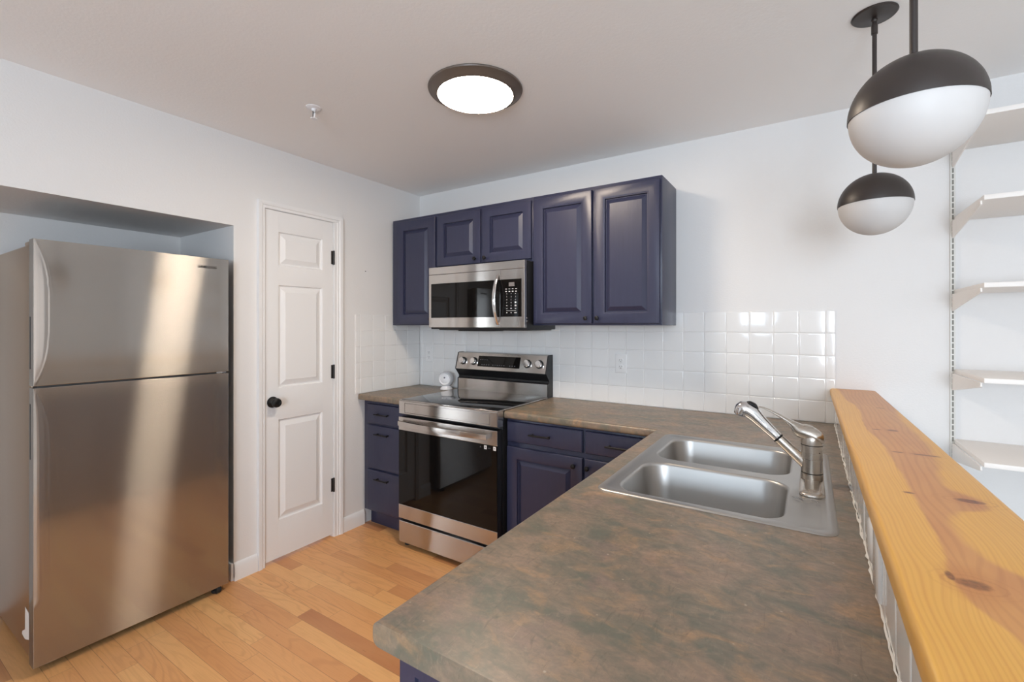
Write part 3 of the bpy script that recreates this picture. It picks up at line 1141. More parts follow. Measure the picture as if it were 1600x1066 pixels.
def keepL(i, j):
    if i == 0:
        return j == 3
    if i == 2 and j == 1:
        return False
    return True


g = G()
g.bm.free()
g.bm = slab_from_cells(xs, ys, keepL, PXE, -0.598)
o = g.obj('worktop', 'counter', smooth=30)
tag(o, 'large L shaped mottled slate brown worktop holding the sink', 'worktop')
g = G()
g.bm.free()
g.bm = slab_from_cells([0.0075, 0.4545], [-0.612, -0.0085], lambda i, j: True, None, -0.612, 0.010)
o = recentre(g.obj('worktop', 'counter', smooth=30))
tag(o, 'small mottled worktop piece in the corner behind the pantry wall and range', 'worktop')

# ------------------------------------------------------------------ sink
def rrect(x0, x1, y0, y1, r, z, n=8):
    P = []
    for cx, cy, a0 in ((x1 - r, y1 - r, 0), (x0 + r, y1 - r, 90), (x0 + r, y0 + r, 180), (x1 - r, y0 + r, 270)):
        for k in range(n + 1):
            a = math.radians(a0 + 90 * k / n)
            P.append((cx + r * math.cos(a), cy + r * math.sin(a), z))
    return P


def bridge(b, A, B_):
    n = len(A)
    for k in range(n):
        j = (k + 1) % n
        b.faces.new((A[k], A[j], B_[j], B_[k]))


def sink():
    r = thing('kitchen_sink', 'stainless steel double bowl drop-in sink set into the worktop', 'sink', (2.41, -1.065, 0.92))
    x0, x1, y0, y1 = 2.120, 2.706, -1.472, -0.662
    b = bmesh.new()
    L = []
    for ins, z, rad in ((0, 0.9204, 0.035), (0.0015, 0.9225, 0.034), (0.005, 0.9242, 0.032), (0.024, 0.9245, 0.024), (0.030, 0.9228, 0.020), (0.034, 0.9222, 0.018)):
        L.append([b.verts.new(p) for p in rrect(x0 + ins, x1 - ins, y0 + ins, y1 - ins, rad, z)])
    for p, q in zip(L, L[1:]):
        bridge(b, p, q)
    ZD = 0.9222
    edges = []
    def ring_edges(vs):
        for k in range(len(vs)):
            a, c = vs[k], vs[(k + 1) % len(vs)]
            e = b.edges.get((a, c)) or b.edges.new((a, c))
            edges.append(e)
    ring_edges(L[-1])
    bowls = []
    for (a, c, d, e) in ((2.166, 2.602, -1.446, -1.100), (2.166, 2.602, -1.052, -0.702)):
        R = 0.075
        q = [b.verts.new(p) for p in rrect(a, c, d, e, R, ZD, 10)]
        ring_edges(q)
        bowls.append((a, c, d, e, R, q))
    bmesh.ops.triangle_fill(b, use_beauty=True, use_dissolve=False, edges=edges, normal=(0, 0, 1))
    for f in b.faces:
        f.material_index = 0
    bmesh.ops.recalc_face_normals(b, faces=b.faces)
    g = G(); g.bm.free(); g.bm = b
    rim = g.obj('sink_deck', 'sinksteel', r, smooth=30)
    for (a, c, d, e, R, q) in bowls:
        b = bmesh.new()
        prof = [(0.0, ZD), (0.003, ZD - 0.001), (0.006, ZD - 0.004), (0.008, ZD - 0.010), (0.020, 0.800), (0.026, 0.780), (0.036, 0.767), (0.052, 0.760), (0.075, 0.7575)]
        Ls = [[b.verts.new(p) for p in rrect(a + i, c - i, d + i, e - i, max(R - i * 0.5, 0.03), z, 10)] for i, z in prof]
        for p, qq in zip(Ls, Ls[1:]):
            bridge(b, p, qq)
        # floor of the bowl: fan in to the drain circle
        n = len(Ls[-1])
        cx, cy = (a + c) / 2, (d + e) / 2
        dr = [b.verts.new((cx + 0.042 * (v.co.x - cx) / math.hypot(v.co.x - cx, v.co.y - cy), cy + 0.042 * (v.co.y - cy) / math.hypot(v.co.x - cx, v.co.y - cy), 0.7545)) for v in Ls[-1]]
        bridge(b, Ls[-1], dr)
        b.faces.new(dr)
        bmesh.ops.recalc_face_normals(b, faces=b.faces)
        for f in b.faces:
            pass
        # normals must look up / inwards
        if sum(f.normal.z for f in b.faces) < 0:
            bmesh.ops.reverse_faces(b, faces=b.faces)
        g = G(); g.bm.free(); g.bm = b
        bo = g.obj('bowl', 'sinksteel', r, smooth=60)
        g = G().lathe([(0.041, 0.0), (0.043, 0.0025), (0.034, 0.003), (0.030, -0.004), (0.0, -0.006)], (cx, cy, 0.7547), ZP, 28)
        g.obj('drain', 'chrome', bo)
    return r


sink()

# water drops left on the sink deck beside the tap
g = G()
for (x, y, sx, sy) in ((2.618, -1.235, 0.011, 0.0035), (2.634, -1.246, 0.008, 0.003), (2.622, -1.262, 0.006, 0.003), (2.640, -1.272, 0.006, 0.0028),
                       (2.660, -1.238, 0.010, 0.0035), (2.672, -1.252, 0.007, 0.003), (2.668, -1.270, 0.007, 0.003), (2.684, -1.262, 0.004, 0.003), (2.655, -1.262, 0.006, 0.003)):
    b = bmesh.new()
    bmesh.ops.create_uvsphere(b, u_segments=14, v_segments=8, radius=1.0)
    bmesh.ops.delete(b, geom=[v for v in b.verts if v.co.z < -0.05], context='VERTS')
    for v in b.verts:
        v.co = Vector((x + v.co.x * sx + v.co.y * 0.002, y + v.co.y * sy - v.co.x * sx * 0.25, 0.9223 + max(v.co.z, 0) * 0.0022))
    g._merge(b)
o = recentre(g.obj('water_drops', 'water', smooth=80))
tag(o, 'scatter of clear water drops on the sink deck in front of the tap', 'water', kind='stuff')

# ------------------------------------------------------------------ tap
def tap():
    cx, cy, z0 = 2.655, -1.065, 0.9231
    r = thing('kitchen_tap', 'brushed nickel single lever tap with pull-out spray on the sink deck', 'tap', (cx, cy, z0))
    g = G()
    b = bmesh.new()
    Ls = []
    for ins, z in ((0.0, z0), (0.0, z0 + 0.004), (0.002, z0 + 0.007), (0.006, z0 + 0.009), (0.014, z0 + 0.012)):
        Ls.append([b.verts.new(p) for p in rrect(cx - 0.031 + ins, cx + 0.031 - ins, cy - 0.152 + ins, cy + 0.130 - ins, 0.024 - ins * 0.6, z, 6)])
    for p, q in zip(Ls, Ls[1:]):
        bridge(b, p, q)
    b.faces.new(Ls[-1])
    bmesh.ops.recalc_face_normals(b, faces=b.faces)
    g._merge(b)
    g.obj('base_plate', 'nickel', r, smooth=40)
    g = G().lathe([(0.0285, z0 + 0.008), (0.0285, 0.952), (0.0265, 0.9525), (0.0265, 0.954), (0.0285, 0.9545), (0.0285, 1.036), (0.0265, 1.0365), (0.0265, 1.038), (0.0285, 1.0385), (0.0285, 1.052), (0.026, 1.066), (0.018, 1.076), (0.0, 1.079)], (cx, cy, 0), ZP, 36)
    g.obj('body', 'nickel', r, smooth=40)
    g = G().lathe([(0.0286, 0.9522), (0.0289, 0.9531), (0.0286, 0.9542)], (cx, cy, 0), ZP, 36)
    g.obj('seal_ring', 'black', r)
    g = G().lathe([(0.0286, 1.0363), (0.0289, 1.0372), (0.0286, 1.0383)], (cx, cy, 0), ZP, 36)
    g.obj('seal_ring', 'black', r)
    g = G().sphere((cx + 0.019, cy - 0.0215, 1.018), 0.0018, 8)
    g.obj('indicator_dot', 'black', r)
    # lever: a hood over the body that thins into a long blade towards the bowls
    g = G().tube([(cx + 0.025, cy, 1.044), (cx + 0.012, cy, 1.060), (cx - 0.008, cy, 1.070), (cx - 0.030, cy, 1.077), (cx - 0.046, cy, 1.090), (cx - 0.065, cy, 1.104), (cx - 0.100, cy, 1.124), (cx - 0.130, cy, 1.136), (cx - 0.143, cy, 1.138)],
                 [0.014, 0.0265, 0.0275, 0.024, 0.018, 0.0135, 0.0105, 0.008, 0.005], 18, squash=[0.7, 0.78, 0.9, 0.95, 0.75, 0.52, 0.38, 0.35, 0.4], samples=5)
    g.obj('lever', 'nickel', r, smooth=60)
    # spout
    s0, s1 = Vector((cx - 0.015, cy, 0.975)), Vector((cx - 0.088, cy, 1.045))
    dirv = (s1 - s0).normalized()
    g = G().lathe([(0.0165, 0.0), (0.0155, (s1 - s0).length)], s0, dirv, 24)
    g.obj('spout', 'nickel', r)
    g = G().lathe([(0.0160, 0.0), (0.0168, 0.002), (0.0160, 0.005)], s1 - dirv * 0.002, dirv, 24)
    g.obj('spray_collar', 'black', r)
    e = s1 + dirv * 0.004
    tip = Vector((cx - 0.172, cy, 1.127))
    g = G().tube([e, e + dirv * 0.02, e + dirv * 0.060, e + dirv * 0.100, tip + Vector((-0.014, 0, 0.000)), tip + Vector((-0.021, 0, -0.018))],
                 [0.0155, 0.0165, 0.0195, 0.0245, 0.0265, 0.0225], 20, squash=[1, 1, 1.0, 0.95, 0.95, 1.0], samples=5, up=(0, 1, 0.001))
    sp = g.obj('spray_head', 'chrome', r, smooth=60)
    g = G().lathe([(0.0195, 0.0), (0.0195, 0.003), (0.015, 0.004), (0.012, 0.002), (0.0, 0.002)], tip + Vector((-0.0205, 0, -0.018)), Vector((-0.25, 0, -1)), 20)
    g.obj('nozzle', 'display', sp)
    g = G().tube([tip + Vector((0.028, 0, 0.000)), tip + Vector((0.019, 0, 0.0155)), tip + Vector((0.004, 0, 0.0225)), tip + Vector((-0.008, 0, 0.0215))], [0.007, 0.013, 0.013, 0.006], 12, squash=0.35, samples=4)
    g.obj('spray_button', 'black', sp)


tap()

# ------------------------------------------------------------------ wooden ledge
g = G()
LX0, LX1 = 2.733, 2.920
b = bmesh.new()
pts = [(LX0, -0.0015), (LX0 + 0.006, -2.46), (2.958, -2.46), (2.938, -1.67), (LX1 - 0.008, -0.0015)]
fv = [b.verts.new((x, y, 1.0545)) for x, y in pts]
f = b.faces.new(fv)
rr = bmesh.ops.extrude_face_region(b, geom=[f])
bmesh.ops.translate(b, verts=[e for e in rr['geom'] if isinstance(e, bmesh.types.BMVert)], vec=(0, 0, 0.0375))
bmesh.ops.recalc_face_normals(b, faces=b.faces)
sel = [e for e in b.edges if abs(e.verts[0].co.z - e.verts[1].co.z) < 1e-5 and not (abs(e.verts[0].co.y + 0.0015) < 1e-4 and abs(e.verts[1].co.y + 0.0015) < 1e-4)]
bmesh.ops.bevel(b, geom=sel, offset=0.010, segments=4, profile=0.5, affect='EDGES')
g._merge(b)
o = recentre(g.obj('wooden_ledge', 'ledge', smooth=40))
tag(o, 'thick varnished knotty pine ledge on top of the half wall', 'ledge')

# ------------------------------------------------------------------ refrigerator
def fridge():
    y0, y1 = -2.224, -1.496
    xf = 0.070
    r = thing('refrigerator', 'stainless top freezer refrigerator standing in the wall alcove beside the pantry door', 'refrigerator', (-0.28, (y0 + y1) / 2, 0))
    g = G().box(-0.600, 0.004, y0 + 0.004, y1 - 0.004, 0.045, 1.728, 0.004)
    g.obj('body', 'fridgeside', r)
    g = G().box(-0.58, 0.020, y0 + 0.02, y1 - 0.02, 0.012, 0.0365)
    g.obj('base_grille', 'blackplastic', r)

    def door(name, z0, z1, scoop0, scoop1):
        """front sheet with a shallow finger scoop along the handle side (low y), softly crowned"""
        b = bmesh.new()
        ny, nz = 100, 90
        grid = []
        t = 0.066
        def fx(y, z):
            u = (y - y0) / (y1 - y0)
            crown = 0.0015 * (1 - (2 * u - 1) ** 4)
            # arc limit of the scoop
            if z < scoop0 or z > scoop1:
                wlim = 0.0
            else:
                s0, s1 = (z - scoop0), (scoop1 - z)
                q0 = 1 - min(s0 / (0.292 if scoop0 > 1 else 0.02), 1)
                q1 = 1 - min(s1 / 0.292, 1)
                wlim = 0.047 * (1 - max(q0, q1) ** 3.2)
            d = y - y0
            dip = 0.0
            if wlim > 1e-4 and d < wlim:
                q = 1 - d / wlim
                dip = 0.0030 * q ** 3 * (wlim / 0.048)
            if wlim > 0.004:
                dip -= 0.0005 * math.exp(-((d - wlim) / 0.0022) ** 2)
            return xf - 0.004 + crown - dip
        ysn = [y0 + (y1 - y0) * ((k / ny) ** 1.7) for k in range(ny + 1)]
        zsn = [z0 + (z1 - z0) * k / nz for k in range(nz + 1)]
        for zz in zsn:
            grid.append([b.verts.new((fx(yy, zz), yy, zz)) for yy in ysn])
        for i in range(nz):
            for j in range(ny):
                b.faces.new((grid[i][j], grid[i][j + 1], grid[i + 1][j + 1], grid[i + 1][j]))
        # rim: rounded fold to the sides
        rim = [grid[0][j] for j in range(ny + 1)] + [grid[i][ny] for i in range(1, nz + 1)] + [grid[nz][j] for j in range(ny - 1, -1, -1)] + [grid[i][0] for i in range(nz - 1, 0, -1)]
        cyy, czz = (y0 + y1) / 2, (z0 + z1) / 2
        prev = rim
        for (out, back) in ((0.0015, 0.0012), (0.002, 0.004), (0.002, None)):
            cur = []
            for v in rim:
                sy = -1 if v.co.y < cyy - (y1 - y0) / 2 + 1e-4 else (1 if v.co.y > cyy + (y1 - y0) / 2 - 1e-4 else 0)
                sz = -1 if v.co.z < z0 + 1e-4 else (1 if v.co.z > z1 - 1e-4 else 0)
                cur.append(b.verts.new((v.co.x - back if back else 0.008, v.co.y + sy * out, v.co.z + sz * out)))
            bridge(b, prev, cur)
            prev = cur
        b.faces.new(prev)
        bmesh.ops.recalc_face_normals(b, faces=b.faces)
        g = G(); g.bm.free(); g.bm = b
        return g.obj(name, 'steel', r, smooth=20)

    fd = door('freezer_door', 1.158, 1.742, 1.158, 1.742)
    fl = door('fridge_door', 0.037, 1.146, 0.28, 1.146)
    # grip slots in the door sides
    g = G().box(0.018, 0.030, y0 - 0.0026, y0 - 0.0018, 1.223, 1.433, 0.0003)
    g.obj('grip_slot', 'slot', fd)
    g = G().box(0.018, 0.030, y0 - 0.0026, y0 - 0.0018, 0.861, 1.083, 0.0003)
    g.obj('grip_slot', 'slot', fl)
    g = G().box(0.0, 0.056, y0 + 0.01, y1 - 0.008, 1.147, 1.157)
    g.obj('door_gasket', 'slot', r)
    # top hinge cover and bottom/mid hinge
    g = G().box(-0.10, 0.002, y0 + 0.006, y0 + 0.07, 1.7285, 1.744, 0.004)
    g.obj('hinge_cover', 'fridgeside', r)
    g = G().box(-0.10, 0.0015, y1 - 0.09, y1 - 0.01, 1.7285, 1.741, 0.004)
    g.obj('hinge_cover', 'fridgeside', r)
    g = G().box(0.01, 0.060, y1 - 0.055, y1 - 0.008, 1.1485, 1.1555, 0.001)
    g.obj('middle_hinge', 'chrome', r)
    # feet
    for yy in (y0 + 0.06, y1 - 0.045):
        g = G().lathe([(0.018, 0.0), (0.020, 0.004), (0.020, 0.016), (0.012, 0.019), (0.008, 0.020), (0.008, 0.046)], (0.03 if yy > y0 + 0.1 else -0.06, yy, 0.0), ZP, 18)
        if yy == y1 - 0.045:
            g.lathe([(0.012, -0.012), (0.018, -0.010), (0.018, 0.010), (0.012, 0.012)], (0.052, yy, 0.020), YP, 16)
        g.obj('foot', 'rubber', r)
    # torn white paper label on the side, brand lettering on the door
    pts = [(-0.078, 0.234), (-0.024, 0.226), (-0.022, 0.118), (-0.080, 0.100), (-0.128, 0.106), (-0.118, 0.122), (-0.080, 0.140)]
    g = G().poly([(x, y0 + 0.0035, z) for x, z in pts], (0, -0.0006, 0))
    o = g.obj('paper_label', 'sticker', r, smooth=0)
    o['label'] = 'torn white paper label on the refrigerator side'
    o = text_mesh('brand_lettering', 'SAMSUNG', 0.017, (xf + 0.0008, -1.640, 1.690), YP, ZP, 'logo', fd, 0.0008, 1.15, 0.0004)
    return r


fridge()

# ------------------------------------------------------------------ range
def kitchen_range():
    x0, x1, yf = 0.457, 1.216, -0.660
    r = thing('kitchen_range', 'stainless electric range with black glass oven door and smooth cooktop', 'range', ((x0 + x1) / 2, -0.34, 0))
    g = G().box(x0 + 0.004, x1 - 0.004, -0.600, -0.015, 0.030, 0.905, 0.002)
    g.obj('body', 'blackplastic', r)
    # control-less front strip with a pressed rectangle
    g = G()
    g.panel((x0, -0.600, 0.838), XP, ZP, x1 - x0, 0.083, [(0, 0), (0, 0.056), (0.003, 0.060), (0.050, 0.060, 0.010), (0.0515, 0.0560, 0.0115), (0.0535, 0.0560, 0.0135), (0.0545, 0.060, 0.0145), (0.058, 0.060, 0.018)])
    g.obj('front_strip', 'rangesteel', r, smooth=20)
    g = G().box(x0, x1, -0.655, -0.075, 0.9215, 0.9275, 0.002)
    g.obj('cooktop_frame', 'rangesteel', r)
    g = G().box(x0 + 0.010, x1 - 0.010, -0.645, -0.080, 0.9272, 0.9292, 0.0008)
    ct = g.obj('cooktop', 'cooktop', r)
    g = G()
    for (cx, cy, rr) in ((0.64, -0.48, 0.105), (1.03, -0.48, 0.09), (0.65, -0.21, 0.08), (1.04, -0.21, 0.08)):
        g.lathe([(rr, 0), (rr, 0.0002), (rr - 0.002, 0.0002), (rr - 0.002, 0)], (cx, cy, 0.9292), ZP, 48)
    # backguard
    prof = [(-0.012, 0.9215), (-0.078, 0.9215), (-0.076, 1.012), (-0.062, 1.016), (-0.060, 1.030), (-0.105, 1.083), (-0.072, 1.197), (-0.062, 1.201), (-0.012, 1.201)]
    g.bm.free()
    g = G()
    g.poly([(x0 + 0.006, y, z) for y, z in prof], (x1 - x0 - 0.012, 0, 0))
    g.obj('backguard', 'rangesteel', r, smooth=20)
    for xx in (x0, x1 - 0.006):
        g = G()
        g.poly([(xx, y + (0.001 if y > -0.05 else -0.0015), z + (0.0015 if z > 1.19 else 0)) for y, z in prof], (0.006, 0, 0))
        g.obj('end_cap', 'blackplastic', r, smooth=20)
    g = G().poly([(x0 + 0.0065, y, z) for y, z in ((-0.0765, 1.0095), (-0.0600, 1.014), (-0.0585, 1.030), (-0.101, 1.0798), (-0.104, 1.0795), (-0.0645, 1.0295), (-0.0645, 1.0155), (-0.0772, 1.0125))], (x1 - x0 - 0.013, 0, 0))
    g.obj('vent_slot', 'blackplastic', r, smooth=0)
    # slanted panel frame: direction up the slope
    a, c = Vector((0, -0.105, 1.083)), Vector((0, -0.072, 1.197))
    up = (c - a).normalized()
    nrm = Vector(XP).cross(up)
    def on(x, s):
        q = a + up * (s * (c - a).length)
        return Vector((x, q.y, q.z))
    g = G()
    p = on(0.655, 0.20)
    g.panel(p, XP, up, 0.352, 0.077, [(0, 0), (0, 0.0012), (0.001, 0.0018)])
    dsp = g.obj('display_panel', 'blackglass', r, smooth=0)
    g = G()
    for row_s, xsn in ((0.60, [0.672 + 0.019 * k for k in range(4)]), (0.30, [0.690 + 0.0195 * k for k in range(4)] + [0.785 + 0.0185 * k for k in range(6)] + [0.925, 0.945, 0.965])):
        for xx in xsn:
            q = on(xx, row_s) + nrm * 0.0019
            g.panel(q, XP, up, 0.009, 0.0042, [(0, 0), (0, 0.0002)])
    g.obj('panel_legend', 'dimprint', dsp, smooth=0)
    for xx in (0.518, 0.617, 1.066, 1.158):
        q = on(xx, 0.50)
        g = G().lathe([(0.0285, 0.0), (0.0285, 0.003), (0.0265, 0.004), (0.0265, 0.0045)], q, nrm, 28)
        for ang in range(-140, 141, 40):
            dd = up * math.cos(math.radians(ang)) + Vector(XP) * math.sin(math.radians(ang))
            g.cyl(q + dd * 0.034 + nrm * 0.0002, q + dd * 0.034 + nrm * 0.0006, 0.0013, seg=6, mi=1)
        ring = g.obj('knob', ('blackplastic', 'slot'), r)
        g = G().lathe([(0.0235, 0.004), (0.0235, 0.010), (0.0225, 0.024), (0.0205, 0.026), (0.0, 0.0265)], q, nrm, 28)
        s = Vector((0.25, 0, 0)) + up
        s.normalize()
        t2 = s.cross(nrm)
        g.panel(q + nrm * 0.0255 - s * 0.021 - t2 * (-0.004), -t2, s, 0.008, 0.042, [(0, 0), (0, 0.004), (0.001, 0.005)])
        k = g.obj('knob_cap', 'chrome', ring)
    # oven door
    g = G().box(x0 + 0.001, x1 - 0.001, yf, -0.606, 0.180, 0.818, 0.003)
    od = g.obj('oven_door', 'blackplastic', r)
    g = G().panel((x0, yf + 0.003, 0.737), XP, ZP, x1 - x0, 0.082, [(0, 0), (0, 0.004), (0.002, 0.0055)])
    g.obj('upper_band', 'rangesteel', od, smooth=20)
    g = G().panel((x0, yf + 0.003, 0.181), XP, ZP, x1 - x0, 0.086, [(0, 0), (0, 0.004), (0.002, 0.0055)])
    g.obj('lower_band', 'rangesteel', od, smooth=20)
    g = G().panel((x0 + 0.001, yf + 0.003, 0.2675), XP, ZP, x1 - x0 - 0.002, 0.469, [(0, 0), (0, 0.0035), (0.001, 0.0045)])
    g.obj('oven_window', 'blackglass', od, smooth=0)
    g = G()
    hp = []
    n = 18
    b = bmesh.new()
    rings = []
    for k in range(n + 1):
        u = k / n
        x = x0 + 0.022 + (x1 - x0 - 0.076) * u
        bow = 0.030 + 0.020 * math.sin(PI * u)
        zc = 0.784
        yb = yf - bow
        rings.append([b.verts.new(p) for p in ((x, yb + 0.010, zc - 0.016), (x, yb, zc - 0.014), (x, yb - 0.0015, zc), (x, yb, zc + 0.014), (x, yb + 0.010, zc + 0.016))])
    for p, q in zip(rings, rings[1:]):
        for k in range(5):
            j = (k + 1) % 5
            b.faces.new((p[k], p[j], q[j], q[k]))
    b.faces.new(rings[0]); b.faces.new(rings[-1])
    bmesh.ops.recalc_face_normals(b, faces=b.faces)
    g._merge(b)
    for xx in (x0 + 0.024, x1 - 0.066):
        g.box(xx, xx + 0.012, yf - 0.024, yf - 0.001, 0.774, 0.794)
    g.obj('oven_handle', 'rangesteel', od, smooth=40)
    # small stickers under the handle at the far end
    yy = yf - 0.0016
    for x, w_, h_, z in ((1.128, 0.018, 0.021, 0.711), (1.190, 0.018, 0.021, 0.711)):
        g = G().panel((x, yy, z), XP, ZP, w_, h_, [(0, 0), (0, 0.0005)])
        g.obj('white_sticker', 'sticker', od, smooth=0)
    g = G()
    for x in (1.1345, 1.1965):
        g.lathe([(0.0035, 0), (0.0035, 0.0003)], (x + 0.0025, yy - 0.0005, 0.7215), YN, 12)
    merge_text(g, 'A', 0.016, (1.098, yy, 0.715), XP, ZP)
    merge_text(g, 'NEW', 0.008, (1.154, yy, 0.716), XP, ZP)
    g.obj('sticker_print', 'dimprint', od, smooth=0)
    # drawer
    g = G().panel((x0, -0.606, 0.030), XP, ZP, x1 - x0, 0.133, [(0, 0), (0, 0.051), (0.003, 0.054)])
    g.obj('warming_drawer', 'rangesteel', r, smooth=20)
    g = G().box(x0 + 0.002, x1 - 0.002, yf + 0.03, -0.600, 0.162, 0.182)
    g.obj('drawer_gap', 'blackplastic', r)
    for xx in (x0 + 0.03, x1 - 0.03):
        for yy in (-0.60, -0.08):
            g = G().lathe([(0.020, 0.0), (0.020, 0.008), (0.010, 0.012), (0.010, 0.032)], (xx, yy - 0.01, 0.0), ZP, 16)
            g.obj('foot', 'rubber', r)


kitchen_range()

# ------------------------------------------------------------------ microwave
def microwave():
    x0, x1, yf = 0.478, 1.236, -0.408
    z0, z1 = 1.384, 1.7862
    r = thing('microwave', 'over-range stainless microwave with black window under the short wall cabinet', 'microwave', ((x0 + x1) / 2, -0.2, z0))
    g = G().box(x0 + 0.0005, x1 - 0.003, -0.385, -0.0095, 1.372, 1.7862, 0.002)
    g.obj('body', 'blackplastic', r)
    g = G().panel((x0, -0.385, 1.738), XP, ZP, x1 - x0, z1 - 1.738, [(0, 0), (0, 0.021), (0.002, 0.023)])
    g.obj('vent_strip', 'rangesteel', r, smooth=20)
    xd = 1.064
    g = G().panel((x0, -0.385, z0), XP, ZP, xd - x0, 1.7365 - z0, [(0, 0), (0, 0.021), (0.002, 0.023)])
    d = g.obj('door', 'rangesteel', r, smooth=20)
    g = G().panel((x0 + 0.022, yf - 0.0002, 1.448), XP, ZP, xd - x0 - 0.0225, 0.228, [(0, 0), (0, 0.0008), (0.001, 0.0014)])
    g.obj('window', 'blackglass', d, smooth=0)
    g = G().panel((xd + 0.001, -0.385, z0), XP, ZP, x1 - xd - 0.001, 1.7365 - z0, [(0, 0), (0, 0.021), (0.002, 0.023)])
    cp = g.obj('control_panel', 'rangesteel', r, smooth=20)
    g = G().panel((xd + 0.0015, yf - 0.0002, 1.450), XP, ZP, 0.150, 0.226, [(0, 0), (0, 0.0008), (0.001, 0.0014)])
    kp = g.obj('keypad', 'blackglass', cp, smooth=0)
    g = G().panel((1.127, yf - 0.0018, 1.633), XP, ZP, 0.040, 0.024, [(0, 0), (0, 0.0003)])
    g.obj('display', 'display', kp, smooth=0)
    g = G()
    yy = yf - 0.0018
    def mark(x, z, w_, h_):
        g.panel((x - w_ / 2, yy, z - h_ / 2), XP, ZP, w_, h_, [(0, 0), (0, 0.0002)])
    for k in range(4):
        mark(1.108 + 0.0235 * k, 1.617, 0.012, 0.0035)
        mark(1.108 + 0.0235 * k, 1.602, 0.011, 0.0050)
    for k in range(3):
        mark(1.113 + 0.031 * k, 1.588, 0.004, 0.003)
    n = 1
    for z in (1.567, 1.549, 1.531):
        for k in range(3):
            merge_text(g, str(n), 0.011, (1.110 + 0.031 * k, yy, z), XP, ZP)
            n += 1
    merge_text(g, '0', 0.011, (1.141, yy, 1.513), XP, ZP)
    mark(1.113, 1.517, 0.010, 0.004)
    mark(1.175, 1.536, 0.011, 0.009)
    mark(1.175, 1.517, 0.012, 0.009)
    mark(1.144, 1.500, 0.011, 0.004)
    mark(1.113, 1.499, 0.008, 0.003)
    mark(1.175, 1.499, 0.010, 0.004)
    mark(1.144, 1.486, 0.070, 0.0015)
    for x, w_ in ((1.113, 0.008), (1.144, 0.007), (1.175, 0.017)):
        mark(x, 1.474, w_, 0.005)
    g.obj('key_legend', 'print', kp, smooth=0)
    # bowed handle
    pts = []
    for k in range(13):
        u = k / 12
        s = math.sin(PI * u)
        pts.append((1.047, yf - 0.004 - 0.042 * s ** 0.8, 1.404 + 0.300 * u))
    g = G().tube(pts, [0.010 + 0.003 * math.sin(PI * k / 12) for k in range(13)], 12, squash=0.55, up=(0, 1, 0.01), samples=2)
    g.obj('handle', 'chrome', d, smooth=60)
    # underside: filters and lamp cover, side screws
    g = G().box(x0 + 0.05, x1 - 0.02, -0.36, -0.03, 1.3655, 1.3725, 0.002)
    g.obj('bottom_plate', 'blackplastic', r)
    g = G().box(x0 + 0.20, x0 + 0.47, -0.34, -0.20, 1.360, 1.366, 0.002)
    g.obj('lamp_cover', 'blackplastic', r)
    for xx in (x0 + 0.09, x1 - 0.30):
        g = G().box(xx, xx + 0.21, -0.19, -0.06, 1.361, 1.366, 0.002)
        g.obj('grease_filter', 'strip', r)
    for z in (1.424, 1.442):
        g = G().sphere((x1 - 0.002, yf + 0.030, z), 0.004, 10)
        g.obj('side_screw', 'chrome', r)


microwave()

# ------------------------------------------------------------------ outlets
def outlet(cx, cz, label):
    r = thing('electrical_outlet', label, 'outlet', (cx, -0.0075, cz), 'wall outlets in the tile backsplash')
    y = -0.0068
    g = G().panel((cx - 0.036, y, cz - 0.058), XP, ZP, 0.072, 0.116, [(0, 0), (0, 0.0035), (0.003, 0.006), (0.005, 0.0064)])
    g.obj('cover_plate', 'outletwhite', r)
    for dz in (-0.0195, 0.0195):
        g = G().lathe([(0.0165, 0), (0.0165, 0.0015), (0.0155, 0.002)], (cx, y - 0.0062, cz + dz), YN, 24, scale=(1.0, 0.84))
        s = g.obj('socket', 'outletwhite', r)
        g = G()
        for dx, h_ in ((-0.0065, 0.0075), (0.0065, 0.009)):
            g.box(cx + dx - 0.0013, cx + dx + 0.0013, y - 0.0084, y - 0.0080, cz + dz - h_ / 2 + 0.003, cz + dz + h_ / 2 + 0.003)
        g.lathe([(0.0026, 0), (0.0026, 0.0003)], (cx, y - 0.0081, cz + dz - 0.0075), YN, 12)
        g.obj('socket_slots', 'slot', s)
    g = G().lathe([(0.0032, 0), (0.0028, 0.001), (0.0, 0.0012)], (cx, y - 0.0062, cz), YN, 12)
    g.obj('screw', 'strip', r)
    return r


outlet(1.683, 1.165, 'white outlet on the tiles under the tall two-door wall cabinet')
outlet(0.111, 1.166, 'white outlet in the corner tiles behind the round white camera')

# ------------------------------------------------------------------ round white camera on the small worktop
def gadget():
    x, y = 0.372, -0.105
    r = thing('home_camera', 'small round white home camera on a flared base beside the range backguard', 'camera', (x, y, 0.9205))
    g = G().lathe([(0.045, 0.0), (0.046, 0.003), (0.043, 0.012), (0.034, 0.022), (0.031, 0.028), (0.0, 0.029)], (x, y, 0.9205), ZP, 32)
    g.obj('base', 'whiteplastic', r)
    c = Vector((x, y, 0.9985))
    look = (Vector((1.35, -2.7, 1.25)) - c)
    look.normalize()
    R = 0.057
    prof = []
    for k in range(0, 25):
        a = PI * k / 24
        prof.append((R * math.sin(a), -R * math.cos(a)))
    prof = [(rr, h) for rr, h in prof if h < R * 0.62]
    rl = prof[-1][0]
    prof += [(rl + 0.0005, R * 0.66), (rl - 0.003, R * 0.70), (rl - 0.006, R * 0.66), (rl - 0.010, R * 0.60), (rl - 0.016, R * 0.66), (0.0, R * 0.78)]
    g = G().lathe(prof, c, look, 36)
    g.obj('ball', 'whiteplastic', r, smooth=40)
    up = Vector(ZP) - look * look.z
    up.normalize()
    p = c + look * (R * 0.745) + up * 0.009
    g = G().lathe([(0.0062, -0.001), (0.0062, 0.002), (0.0, 0.0026)], p, look, 16)
    g.obj('lens', 'greyplastic', r)


